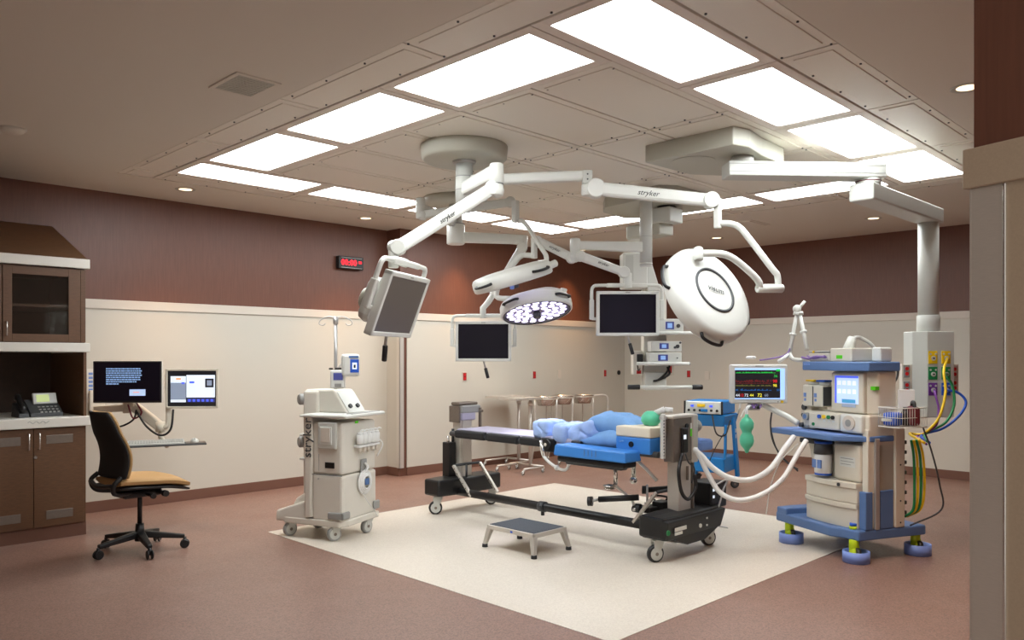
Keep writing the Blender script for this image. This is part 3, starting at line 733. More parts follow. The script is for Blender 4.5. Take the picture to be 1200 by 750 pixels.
# columns
b = N('steel').box((TX - .07, 5.42, .30), (TX + .075, 5.53, .93), .012).box((TX - .055, 5.405, .30), (TX + .055, 5.425, .90), .004); c1 = b.build('column', t, True)
b = N('grey').box((TX - .085, 5.38, .885), (TX + .15, 5.54, .955), .012).m('steel_dark').box((TX - .105, 5.40, .80), (TX - .085, 5.54, .95), .006).box((TX - .10, 5.40, .955), (TX + .13, 5.52, .985), .01).m('pad_violet').box((TX - .08, 5.385, .82), (TX + .09, 5.43, .89), .01); b.build('column_head', t, True)
b = N('steel_dark').box((TX + .12, 5.36, .72), (TX + .14, 5.385, .93), .003).cyl((TX + .13, 5.34, .90), (TX + .13, 5.40, .90), .012); b.build('height_bar', t, True)
N('black').box((TX - .16, 5.47, .30), (TX - .08, 5.57, .62), .008).m('chrome').cyl((TX - .15, 5.50, .62), (TX - .15, 5.50, .68), .012).build('battery_box', t, True)
N('black').cyl((TX - .09, 5.50, .55), (TX - .09, 5.50, .74), .014).build('post', t, True)
# struts with bolt holes
for x in (TX - .17, TX + .15):
    s_ = N('steel').beam((x, 5.40, .42), (x, 5.16, .17), .03, .022, .003).build('strut', t, True)
    bb = N('dark_grey')
    for q in range(6): u = (q + .7) / 6.4; bb.cyl((x - .0165, 5.40 - .24 * u, .42 - .25 * u), (x - .0145, 5.40 - .24 * u, .42 - .25 * u), .006, seg=8)
    bb.build('bolt_holes', s_, True)
    s_ = N('steel').beam((x, 3.22, .44), (x, 3.42, .20), .03, .022, .003).build('strut', t, True)
b = N('dark_grey').cyl((TX - .17, 5.40, .42), (TX + .15, 5.40, .42), .012).cyl((TX - .17, 3.22, .44), (TX + .15, 3.22, .44), .012).cyl((TX - .05, 5.36, .42), (TX - .05, 5.36, .28), .01); b.build('cross_shaft', t, True)
b = N('steel').box((TX - .07, 3.10, .30), (TX + .09, 3.20, .67), .01); b.build('column', t, True)
b = N('steel_dark').box((TX + .095, 3.09, .30), (TX + .115, 3.13, .64), .003).box((TX + .02, 3.085, .52), (TX + .035, 3.10, .62), .003); b.build('slide_rail', t, True)
b = N('steel_dark').box((TX - .16, 3.085, .66), (TX + .12, 3.17, .975), .008).m('steel').box((TX + .07, 3.075, .64), (TX + .145, 3.19, .985), .01).box((TX - .17, 3.08, .965), (TX + .12, 3.17, .99), .008); hd = b.build('head_plate', t, True)
b = N('black').box((TX - .075, 3.065, .72), (TX + .0, 3.086, .90), .01).m('e_white').box((TX - .065, 3.062, .82), (TX - .035, 3.066, .85)).m('black').cyl((TX + .0, 3.075, .91), (TX + .0, 3.09, .91), .016).m('green_label').box((TX + .052, 3.082, .83), (TX + .078, 3.086, .885)).m('white').box((TX + .052, 3.082, .885), (TX + .078, 3.086, .925)); b.build('control_box', hd, True)
b = N('white2').box((TX - .23, 3.12, .69), (TX - .205, 3.15, 1.0), .004); b.m('dark_grey')
for q in range(12): b.box((TX - .232, 3.118, .71 + q * .022), (TX - .22, 3.121, .717 + q * .022))
b.m('alu').box((TX - .23, 3.13, .96), (TX - .14, 3.16, .985), .004).m('rail_cream').box((TX - .20, 3.14, .84), (TX - .17, 3.17, .95), .004); b.build('height_scale', t, True)
b = N('grey').cyl((TX + .145, 3.14, .90), (TX + .26, 3.16, .89), .045, bev=.01).m('steel_dark').beam((TX + .12, 3.13, .965), (TX + .24, 3.18, .945), .05, .03); b.build('tilt_drive', t, True)
b = N('black').tube([(TX - .08, 3.07, .72), (TX - .15, 3.05, .60), (TX - .13, 3.04, .46), (TX - .04, 3.04, .40), (TX + .05, 3.04, .47), (TX + .05, 3.05, .56)], .013).m('dark_grey').tube([(TX - .05, 3.06, .72), (TX - .03, 3.05, .66), (TX + .05, 3.05, .60), (TX + .03, 3.06, .5)], .006); b.build('cable', t, True)
N('black').box((TX + .28, 3.05, .28), (TX + .50, 3.25, .47), .01).build('power_supply', t, True)
b = N('e_white').box((TX + .30, 3.046, .36), (TX + .32, 3.05, .38)).box((TX + .30, 3.046, .41), (TX + .32, 3.05, .43)).m('alu').tube([(TX + .32, 3.05, .45), (TX + .42, 3.0, .49), (TX + .40, 3.02, .42), (TX + .33, 3.02, .30), (TX + .28, 3.03, .27)], .007); b.build('power_lead', t, True)
# table top: two carbon rails with pads
zt = .74
b = N('dark_grey')
for sx in (-1, 1): b.cyl((TX + sx * .20, 5.40, zt - .03), (TX + sx * .20, 3.18, zt - .03), .022)
b.cyl((TX - .2, 5.40, zt - .03), (TX + .2, 5.40, zt - .03), .022).cyl((TX - .2, 3.2, zt - .03), (TX + .2, 3.2, zt - .03), .02); b.build('side_frame', t, True)
for q in range(3):
    y1 = 5.32 - q * .40
    for sx in (-1, 1):
        N('rubber').box((TX + sx * .20 - .035, y1 - .38, zt - .06), (TX + sx * .20 + .035, y1, zt + .01), .018).build('rail_pad', t, True)
N('pad_violet').box((TX - .19, 4.15, zt - .02), (TX + .19, 5.34, zt + .018), .015).build('top_pad', t, True)
N('pad_violet').box((TX - .22, 3.95, zt - .045), (TX + .22, 4.30, zt + .03), .02).build('leg_plate', t, True)
b = N('black').box((TX - .25, 4.12, zt - .09), (TX - .17, 4.26, zt + .02), .01).cyl((TX - .27, 4.19, zt - .03), (TX - .17, 4.19, zt - .03), .04).m('chrome').cyl((TX - .275, 4.19, zt - .03), (TX - .27, 4.19, zt - .03), .014); b.build('side_clamp', t, True); N('black').box((TX - .25, 3.85, zt - .09), (TX - .17, 3.95, zt + .02), .01).cyl((TX - .26, 3.9, zt - .03), (TX - .17, 3.9, zt - .03), .04).build('side_clamp', t, True)
b = N('hose_white').tube([(TX - .27, 4.24, zt), (TX - .28, 4.20, zt - .12), (TX - .26, 4.08, zt - .20), (TX - .26, 3.98, zt - .20), (TX - .25, 3.94, zt - .08)], .012).m('chrome').cyl((TX - .27, 4.24, zt), (TX - .28, 4.20, zt - .12), .014).m('hose_white').ball((TX - .262, 4.08, zt - .2), .022); b.build('white_hose', t, True)
# posts and clamps hanging below
b = N('chrome').cyl((4.62, 3.52, .62), (4.62, 3.52, .47), .016).ball((4.60, 3.56, .46), .05, sc=(1, 1, .25)).ball((4.60, 3.56, .44), .045, sc=(1, 1, .2)).cyl((4.88, 3.55, .70), (4.88, 3.55, .47), .018).ball((4.88, 3.55, .47), .03); b.m('hose_white').tube([(4.62, 3.52, .46), (4.66, 3.42, .38), (4.68, 3.40, .33)], .01).tube([(4.75, 3.45, .66), (4.78, 3.36, .58), (4.82, 3.3, .50)], .012)
b.build('clamp_post', t, True)
b = N('black').cyl((4.55, 3.62, .36), (4.68, 3.36, .39), .022).cyl((4.50, 3.68, .345), (4.515, 3.65, .347), .035).m('alu').cyl((4.51, 3.66, .347), (4.55, 3.62, .36), .01).m('black').cyl((4.84, 3.40, .42), (4.93, 3.25, .44), .02).cyl((4.82, 3.43, .42), (4.84, 3.40, .42), .03); b.build('clamp_rod', t, True)
o = N('black')
o.box((4.74, 3.30, .27), (4.90, 3.42, .31), .01).cyl((4.70, 3.42, .30), (4.70, 3.36, .30), .025).cyl((4.76, 3.40, .30), (4.76, 3.44, .30), .028).box((4.84, 3.26, .28), (4.96, 3.36, .345), .01).tube([(4.9, 3.36, .33), (4.9, 3.4, .37), (4.94, 3.3, .37), (4.94, 3.3, .34)], .008).m('chrome').cyl((4.66, 3.39, .30), (4.70, 3.39, .30), .012).cyl((4.80, 3.38, .31), (4.80, 3.38, .335), .012).m('alu').cyl((4.80, 3.37, .47), (4.80, 3.37, .30), .008)
o.build('headrest_clamp', t, True)
# arm board
t = thing('arm_board', 'blue padded arm board alongside the operating table', 'arm board', (4.53, 3.63, .60))
N('black').box((4.46, 3.33, .615), (4.62, 3.95, .66), .015).m('dark_grey').box((4.50, 3.38, .595), (4.58, 3.90, .617), .01).build('board', t, True)
N('blue_gel').hexa([(4.44, 3.30, .66), (4.64, 3.30, .66), (4.64, 3.97, .66), (4.44, 3.97, .66)], [(4.45, 3.31, .735), (4.62, 3.31, .735), (4.62, 3.96, .745), (4.45, 3.96, .745)], .012).build('gel_pad', t, True)
b = N('machine_blue')
for q in range(4): b.box((4.4425, 3.56 + q * .035, .67), (4.4435 + .001, 3.567 + q * .035, .725))
b.build('pad_seam', t, True)
b = N('chrome').tube([(4.60, 3.45, .62), (4.66, 3.45, .60), (4.68, 3.45, .66)], .01); b.build('bracket', t, True)
def cushion(name, label, c, d, m, rz=0, rx=0, ry=0, cat='pillow', lump=.012, group=None, puff=.55):
    o = MB(); o.m(m); tmp = bmesh.new(); n = 14
    def P(u, v, s):
        ex = 1 - abs(u) ** 3; ey = 1 - abs(v) ** 3
        k = (max(0, ex) * max(0, ey)) ** puff
        rr = math.sin(u * 7 + c[0] * 9) * math.cos(v * 6 + c[1] * 7) * lump * k + math.sin(u * 13 + v * 9 + c[1] * 5) * lump * .5 * k
        pin = 1 - .10 * (1 - abs(v) ** 2) * abs(u) ** 4
        pin2 = 1 - .10 * (1 - abs(u) ** 2) * abs(v) ** 4
        return V((u * d[0] / 2 * pin, v * d[1] / 2 * pin2, s * d[2] / 2 * k + rr))
    for s in (1, -1):
        g_ = [[tmp.verts.new(P(-1 + 2 * i / n, -1 + 2 * j / n, s)) for j in range(n + 1)] for i in range(n + 1)]
        for i in range(n):
            for j in range(n):
                q = (g_[i][j], g_[i + 1][j], g_[i + 1][j + 1], g_[i][j + 1]); tmp.faces.new(q if s > 0 else q[::-1]).smooth = True
    bmesh.ops.remove_doubles(tmp, verts=tmp.verts, dist=.0005)
    o._merge(tmp); ob = o.build(name); ob.location = c; ob.rotation_euler = [math.radians(a) for a in (rx, ry, rz)]
    return tag(ob, label, cat, group)
def bolster(name, label, c, d, m, rz=0, rx=0, cat='pad'):
    o = MB(); o.m(m); tmp = bmesh.new()
    bmesh.ops.create_cube(tmp, size=1, matrix=Matrix.Diagonal((*d, 1)))
    bmesh.ops.bevel(tmp, geom=list(tmp.edges), offset=min(d) * .33, segments=4, affect='EDGES', profile=.6)
    bmesh.ops.subdivide_edges(tmp, edges=[e for e in tmp.edges if e.calc_length() > .03], cuts=15, use_grid_fill=True)
    for v in tmp.verts:
        p = v.co; q_ = p * 6.5 + V(c) * 3; k = -.030 * max(0, 1 - 5 * abs(noise.noise(V((q_.x * 1.6 + q_.y * .8, q_.y * .9 - q_.z * .6, q_.z * 1.2))))) * .55 + .014 * noise.noise(p * 9 + V(c) * 2); v.co += p.normalized() * k
    for f in tmp.faces: f.smooth = True
    o._merge(tmp); ob = o.build(name); ob.location = c; ob.rotation_euler = (math.radians(rx), 0, math.radians(rz)); return tag(ob, label, cat)
bolster('wrapped_pad', 'first sheet-wrapped light blue bolster on the violet leg end', (4.78, 4.31, .815), (.26, .17, .15), 'sheet')
bolster('wrapped_pad', 'second sheet-wrapped blue bolster behind the first one', (4.80, 4.10, .80), (.36, .14, .15), 'sheet', 6, 8)
bolster('draped_pad', 'large crumpled pale blue draped pad in the middle of table', (4.86, 3.88, .81), (.42, .30, .16), 'sheet', -6, -16)
cushion('pillow', 'light blue pillow lying on top of the pad stack', (4.86, 3.64, .875), (.36, .46, .18), 'pillow_blue', 4, 8)
cushion('pillow', 'lower blue pillow under the top pillow', (4.84, 3.66, .775), (.44, .46, .16), 'pillow_blue', -3, -4)
t = thing('head_cushion_box', 'blue and cream foam block at the head end of table', 'foam block', (4.80, 3.37, .71))
N('blue_gel').box((4.62, 3.22, .71), (4.98, 3.52, .825), .01).build('lower_foam', t, True)
N('foam').box((4.62, 3.22, .826), (4.98, 3.52, .90), .01).build('upper_foam', t, True)
N('black').cyl((4.612, 3.38, .775), (4.622, 3.38, .775), .02).build('port', t, True)
t = thing('breathing_bag', 'mint green breathing bag lying on the foam block', 'breathing bag', (4.79, 3.32, .90))
N('mint').lathe([(.001, -.01), (.05, 0), (.072, .03), (.07, .06), (.05, .09), (.03, .10), (.001, .10)], Matrix.Translation((4.79, 3.33, .905)) @ Matrix.Diagonal((1, 1.0, 1, 1))).build('bag', t, True)
b = N('bag_white').cyl((4.80, 3.30, .99), (4.83, 3.24, 1.02), .022).cyl((4.83, 3.24, 1.02), (4.86, 3.19, 1.015), .018); b.build('connector', t, True)
o = N('machine_blue_light').box((5.12, 3.12, .70), (5.30, 3.28, .775), .015).hexa([(5.12,3.12,.775),(5.30,3.12,.775),(5.30,3.28,.775),(5.12,3.28,.775)],[(5.14,3.14,.80),(5.27,3.14,.785),(5.27,3.26,.785),(5.14,3.26,.80)],.008).build('small_pad'); tag(o, 'small light blue pad poking out right of the steel column', 'pad')

# ================================================================== BACK ROW STANDS
def mayo(px, py, name, lab, hgt, tw, td, rz):
    t = thing(name, lab, 'instrument stand', (px, py, 0), rz)
    N('steel').box((-tw / 2, -td / 2, hgt - .012), (tw / 2, td / 2, hgt), .004).m('steel').box((-tw / 2, -td / 2, hgt), (-tw / 2 + .01, td / 2, hgt + .016)).box((tw / 2 - .01, -td / 2, hgt), (tw / 2, td / 2, hgt + .016)).box((-tw / 2, -td / 2, hgt), (tw / 2, -td / 2 + .01, hgt + .016)).box((-tw / 2, td / 2 - .01, hgt), (tw / 2, td / 2, hgt + .016)).build('tray', t)
    N('steel').cyl((tw / 2 - .04, 0, .06), (tw / 2 - .04, 0, hgt - .012), .022).cyl((tw / 2 - .04, 0, hgt - .09), (tw / 2 - .04, 0, hgt - .05), .032).build('post', t)
    b = N('steel').cyl((tw / 2 - .04, -.22, .07), (tw / 2 - .04, .22, .07), .014).cyl((tw / 2 - .04, -.22, .07), (-tw / 2 + .05, -.22, .07), .012).cyl((tw / 2 - .04, .22, .07), (-tw / 2 + .05, .22, .07), .012); b.build('base', t)
    for x, y in ((tw / 2 - .04, -.22), (tw / 2 - .04, .22), (-tw / 2 + .05, -.22), (-tw / 2 + .05, .22)): caster(t, x, y, .025, 'grey', 'chrome', 20, .062, .02)
    return t
a = z_ = None
mayo(7.17, 7.18, 'mayo_stand', 'steel tray stand nearest the left end against the cream wall', .885, .48, .34, 0)
mayo(6.9, 6.70, 'mayo_stand', 'second steel tray stand overlapping the first one', .89, .44, .30, 0)
for i, (px_, k_, lab) in enumerate([(640, 10.4, 'left one of three steel basin stands along the back wall'), (659, 10.7, 'middle one of three steel basin stands along the back wall'), (683, 10.95, 'right one of three steel basin stands near the far corner')]):
    c = ((7.701, 7.004, 0.818), (8.077, 7.050, 0.801), (8.465, 7.014, 0.787))[i]
    t = thing('basin_stand', 'stainless bowl ' + lab, 'basin stand', (c[0], c[1], 0), 0, 'basin stands')
    N('chrome').lathe([(.11, 0), (.135, .07), (.15, .11), (.16, .112), (.16, .118), (.145, .118), (.125, .06), (.10, .01), (.001, .008), (.001, 0)], Matrix.Translation((0, 0, .76))).build('bowl', t)
    b = N('steel').lathe([(.158, .0), (.17, 0), (.17, .015), (.158, .015)], Matrix.Translation((0, 0, .845)))
    for q in range(3):
        a = math.radians(40 + 120 * q); b.tube([(.165 * math.cos(a), .165 * math.sin(a), .85), (.16 * math.cos(a), .16 * math.sin(a), .4), (.21 * math.cos(a), .21 * math.sin(a), .06)], .011, smooth_n=4)
    b.build('frame', t)
    for q in range(3):
        a = math.radians(40 + 120 * q); caster(t, .21 * math.cos(a), .21 * math.sin(a), .025, 'grey', 'chrome', 10, .062, .02)
    if i == 2: N('steel').tube([(.10, -.1, .86), (.22, -.18, .87), (.27, -.22, .82), (.275, -.225, .6), (.275, -.225, .08)], .014).build('handle_tube', t); 

# ================================================================== BLUE ELECTROSURGICAL CART
t = thing('blue_cart', 'bright blue two-shelf equipment cart behind the operating table', 'cart', (7.45, 4.42, 0), -78)
N('cart_blue').hexa([(-.20, -.20, .68), (.20, -.20, .68), (.20, .22, .68), (-.20, .22, .68)], [(-.23, -.24, .80), (.23, -.24, .80), (.23, .24, .80), (-.23, .24, .80)], .01).build('top_shelf', t)
N('cart_blue').box((-.21, -.20, .20), (.21, .22, .36), .012).build('bottom_bin', t)
for sx in (-1, 1):
    N('cart_blue').beam((sx * .215, .08, .78), (sx * .225, .20, .12), .03, .075, .008).build('side_leg', t)
    N('white').box((sx * .2325, .10, .60), (sx * .234, .13, .64)).box((sx * .2325, .11, .54), (sx * .234, .14, .58)).build('white_mark', t)
    N('cart_blue').beam((sx * .215, -.17, .70), (sx * .215, -.19, .34), .02, .05, .006).build('front_leg', t)
for x, y in ((-.19, -.17), (.19, -.17), (-.20, .20), (.215, .20)): caster(t, x, y, .045, 'black', 'dark_grey', 30, .125, .03)
t2 = thing('electrosurgical_unit', 'blue boxed generator with white control panel on blue cart', 'generator', mw(t) @ V((0, -.02, .80)), -78)
N('cart_blue').box((-.20, -.20, .01), (.20, .22, .14), .01).build('case', t2)
N('white2').hexa([(-.20, -.225, .01), (.20, -.225, .01), (.20, -.20, .01), (-.20, -.20, .01)], [(-.20, -.21, .13), (.20, -.21, .13), (.20, -.20, .14), (-.20, -.20, .14)], .004).build('front_panel', t2)
b = N('black').box((-.205, -.23, .005), (-.19, -.2, .14), .003).box((.19, -.23, .005), (.205, -.2, .14), .003)
for q in range(6): b.cyl((-.15 + q * .06, -.235, .045), (-.15 + q * .06, -.22, .045), .013, seg=10)
b.m('yellow').box((-.06, -.229, .08), (.02, -.212, .11)).m('cart_blue').box((-.02, -.24, .03), (.05, -.222, .06), .004).m('e_blue').box((.07, -.229, .08), (.1, -.214, .10)).box((-.13, -.229, .08), (-.1, -.214, .10)); b.build('controls', t2)
b = N('black').tube([mw(t) @ V((.10, -.25, .80)), mw(t) @ V((.16, -.30, .62)), mw(t) @ V((.22, -.2, .60)), mw(t) @ V((.24, -.1, .74))], .008).tube([mw(t) @ V((.235, -.1, .70)), mw(t) @ V((.16, -.28, .5)), mw(t) @ V((.08, -.32, .3))], .005); b.build('power_cord', t2, True)
b = N('bag_white').box(mw(t) @ V((.0, -.26, .30)) - V((.1, .06, 0)), mw(t) @ V((.0, -.26, .30)) + V((.1, .06, .03)), .01); b.bm.clear(); b.bm.free()

# ================================================================== CEILING MOUNT 1 (big round)
def joint(b, p, z0, z1, r, M=None): b.cyl((p[0], p[1], z0), (p[0], p[1], z1), r, bev=.006, seg=24)
def letter_on_beam(p, q, side, off, size, body, parent, m='dark_grey', u0=.5):
    """lettering lying on the vertical face of a beam; side = +1/-1 (left/right of p->q)"""
    p = V(p); q = V(q); x = (q - p).normalized(); n = V((0, 0, 1)).cross(x).normalized() * side
    if side > 0: x = -x
    z = n.cross(x) * -1
    z = x.cross(-n) * -1 if x.cross(-n).z < 0 else x.cross(-n)
    X = Matrix((x, z, x.cross(z))).transposed().to_4x4(); X.translation = p.lerp(q, u0) + n * off
    N('black').text(body, size, X, .0015, shear=.25).build('lettering', parent, True)
C1 = (3.779, 4.227, 2.899)
t = thing('ceiling_boom', 'near white round ceiling mount with two jointed arms', 'ceiling arm', (C1[0], C1[1], CH))
N('canopy').lathe([(.001, 0), (.31, 0), (.312, -.02), (.305, -.085), (.285, -.105), (.001, -.108)], seg=56).build('canopy', t)
b = N('alu').lathe([(.001, -.10), (.085, -.10), (.08, -.125), (.001, -.125)]); b.build('collar', t)
b = N('white2').cyl((0, 0, -.12), (0, 0, -.44), .062, seg=32).m('grey').cyl((0, 0, -.215), (0, 0, -.22), .0635, seg=32).cyl((0, 0, -.31), (0, 0, -.315), .0635, seg=32).m('white2').cyl((0, 0, -.44), (0, 0, -.47), .055, .045, seg=32); b.build('shaft', t)
J1 = V((3.622, 3.732, 2.603)); zc = 2.61
b = N('white').beam((C1[0], C1[1], zc - .02), (J1.x, J1.y, zc), .085, .10, .02); b.build('arm', t, True)
b = N('white'); joint(b, J1, 2.535, 2.665, .047); b.m('grey').cyl((J1.x, J1.y, 2.53), (J1.x, J1.y, 2.536), .046); b.build('joint', t, True)
b = N('white'); joint(b, J1, 2.455, 2.53, .044); b.ball((J1.x, J1.y, 2.49), .05)
e0 = V((3.602, 3.752, 2.503)); e1 = V((2.968, 3.924, 2.071)); b.cyl(e0 - E_F * .045, e0 + E_F * .045, .048, bev=.006); b.beam(e0, e1, .062, .082, .02); b.cyl(e1 - E_F * .04, e1 + E_F * .04, .047, bev=.006)
sa = b.build('spring_arm', t, True)
letter_on_beam(e0, e1, 1, .0335, .042, 'stryker', t, u0=.52)
b = N('white').cyl(V((2.946, 3.946, 2.071)), V((2.946, 3.946, 1.945)), .032, bev=.004).ball(V((2.946, 3.946, 2.076)), .04); b.build('drop_post', t, True)
# second arm of mount 1 towards big lamp
J2 = V((4.273, 3.502, 2.655)); z2 = 2.655
b = N('white').beam((C1[0], C1[1], z2), (J2.x, J2.y, z2), .07, .075, .015, ht2=.07); b.build('arm', t, True)
b = N('white2').box((-.035, -.035, -.06), (.035, .035, .035), .008, M=Matrix.Translation((J2.x, J2.y, z2)) @ Matrix.Rotation(math.radians(RZ), 4, 'Z')); q_ = b
q_.m('dark_grey').cyl(V((J2.x, J2.y, z2 + .005)) - E_F * .037, V((J2.x, J2.y, z2 + .005)) - E_F * .034, .006).cyl(V((J2.x, J2.y, z2 - .03)) - E_F * .037, V((J2.x, J2.y, z2 - .03)) - E_F * .034, .006); q_.build('joint', t, True)
e2 = V((4.314, 3.460, 2.566)); e3 = V((4.700, 2.787, 2.444)); b = N('white'); b.cyl(V((J2.x, J2.y, z2 - .06)), V((J2.x, J2.y, e2.z - .05)), .04, bev=.006).cyl(e2 - E_F * .045, e2 + E_F * .04, .066, bev=.006, seg=28).beam(e2, e3, .065, .095, .02, ht2=.085).cyl(e3 - E_F * .04, e3 + E_F * .04, .055, bev=.006); b.build('spring_arm', t, True)
letter_on_beam(e2, e3, -1, .0335, .05, 'stryker', t, u0=.47)
b = N('white').beam((4.732, 2.755, 2.461), (4.732, 2.755, 2.256), .045, .045, .01); b.build('drop_post', t, True)

# ------------------------------------------------------------------ surgical lamps
def lamp_head(name, label, c, n, R, xhint, led=True, deco=True, text=None):
    n = V(n).normalized(); x = V(xhint); x = (x - n * x.dot(n)).normalized(); y = n.cross(x)
    X = Matrix((x, y, n)).transposed().to_4x4(); X.translation = V(c)
    t = thing(name, label, 'surgical lamp', c, rot=X.to_euler())
    k = R / .32
    N('white').lathe([(.001, -.040), (.294 * k, -.040), (.295 * k, -.055), (.305 * k, -.06), (.318 * k, -.05), (.322 * k, -.015), (.320 * k, .022), (.308 * k, .045), (.285 * k, .056), (.20 * k, .066), (.001, .070)], seg=56).build('housing', t)
    N('lens_plate').lathe([(.001, -.045), (.293 * k, -.045), (.293 * k, -.041), (.001, -.041)], seg=48).build('lens_plate', t)
    b = N('led')
    for rr, cnt_ in ((.10, 8), (.17, 13), (.24, 19)):
        for q in range(cnt_):
            a = 2 * PI * q / cnt_ + rr * 7; b.cyl((rr * k * math.cos(a), rr * k * math.sin(a), -.050), (rr * k * math.cos(a), rr * k * math.sin(a), -.045), .029 * k, seg=12)
    lo_ = b.build('led_array', t)
    N('dark_grey').cyl((0, 0, -.10), (0, 0, -.05), .035, seg=16, bev=.006).lathe([(.285 * k, -.058), (.296 * k, -.0615), (.306 * k, -.058), (.296 * k, -.05)], seg=48).build('sterile_handle', t)
    if deco:
        N('dark_grey').lathe([(.146, .064), (.162, .064), (.162, .0745), (.146, .0745)], seg=48).build('grey_ring', t)
    for q in range(4):
        a = math.radians(45 + 90 * q + (-8 if deco else 0)); ca, sa_ = math.cos(a), math.sin(a)
        b = N('black'); da = .26
        pts = [((R - .0) * math.cos(a - da), (R - .0) * math.sin(a - da), 0.0), ((R + .028) * math.cos(a - da * .75), (R + .028) * math.sin(a - da * .75), -.005), ((R + .032) * math.cos(a), (R + .032) * math.sin(a), -.008), ((R + .028) * math.cos(a + da * .75), (R + .028) * math.sin(a + da * .75), -.005), ((R - .0) * math.cos(a + da), (R - .0) * math.sin(a + da), 0.0)]
        b.tube(pts, .011, smooth_n=4); b.build('grip', t)
    return t, X
n2 = E_R * .52 + V((0, 0, .44)) - E_F * .73
tl, X = lamp_head('surgical_lamp', 'big round white lamp seen from its back with a dark ring', (4.507, 2.698, 1.795), n2, .335, E_R * .66 - V((0, 0, .75)))
N("dark_grey").text("visum", .06, X @ Matrix.Translation((0.0, 0, .0775)) @ Matrix.Rotation(math.radians(42), 4, 'Z') , .001, shear=.2).build('lettering', tl, True)
b = N('white').tube([(4.736, 2.751, 2.290), (4.788, 2.698, 2.290), (4.832, 2.654, 2.267), (4.854, 2.603, 2.201), (4.942, 2.472, 1.982), (4.966, 2.448, 1.937), (4.970, 2.444, 1.852)], .022, seg=12, smooth_n=3); b.cyl((4.824, 2.520, 1.848), (4.990, 2.424, 1.852), .029, bev=.005)
b.tube([(4.840, 2.504, 1.853), (4.805, 2.510, 1.907), (4.711, 2.563, 1.993), (4.629, 2.603, 2.045), (4.557, 2.647, 2.064), (4.455, 2.722, 2.062)], .023, seg=12, smooth_n=3).cyl((4.433, 2.715, 2.015), (4.447, 2.730, 2.100), .03, bev=.008); b.build('yoke', tl, True)
n3 = E_R * -.13 + V((0, 0, .95)) + E_F * .27
tl, X = lamp_head('surgical_lamp', 'lit round lamp showing its glowing white lens beneath', (5.047, 4.710, 1.831), n3, .315, E_R, deco=False)
b = N('white').tube([(5.036, 4.721, 2.276), (5.031, 4.797, 2.290), (4.999, 4.871, 2.272), (4.908, 4.992, 2.078), (4.876, 5.024, 1.973), (4.872, 4.999, 1.918), (4.900, 4.858, 1.905)], .024, smooth_n=3).cyl((5.133, 4.481, 1.927), (5.144, 4.470, 1.986), .03, bev=.006)
b.tube([(4.936, 4.893, 1.909), (4.999, 4.829, 1.939), (5.095, 4.633, 1.978), (5.154, 4.489, 1.951)], .028, smooth_n=4); b.build('yoke', tl, True)
ld = bpy.data.lights.new('lamp_beam', 'SPOT'); ld.energy = 60; ld.spot_size = math.radians(60); ld.spot_blend = .6; ld.color = (.86, .84, 1); ld.shadow_soft_size = .2
lo = bpy.data.objects.new('lamp_beam', ld); COL.objects.link(lo); lo.parent = tl; lo.location = (0, 0, -.12)
n4 = E_R * -.28 + V((0, 0, .95)) - E_F * .13
tl, X = lamp_head('surgical_lamp', 'edge-on white lamp above the lit one, tilted down left', (4.616, 4.576, 2.058), n4, .335, E_R, deco=False)
b = N('white').tube([(4.794, 4.681, 2.547), (4.824, 4.650, 2.540), (4.845, 4.601, 2.479), (4.857, 4.475, 2.309), (4.850, 4.411, 2.232), (4.813, 4.377, 2.142)], .02, smooth_n=4).cyl((4.766, 4.354, 2.122), (4.872, 4.318, 2.170), .03, bev=.006); b.build('yoke', tl, True)
b = N('machine_blue_light').cyl((4.510, 4.470, 1.974), (4.510, 4.470, 1.940), .018, bev=.004); b.build('camera_dome', tl, True)

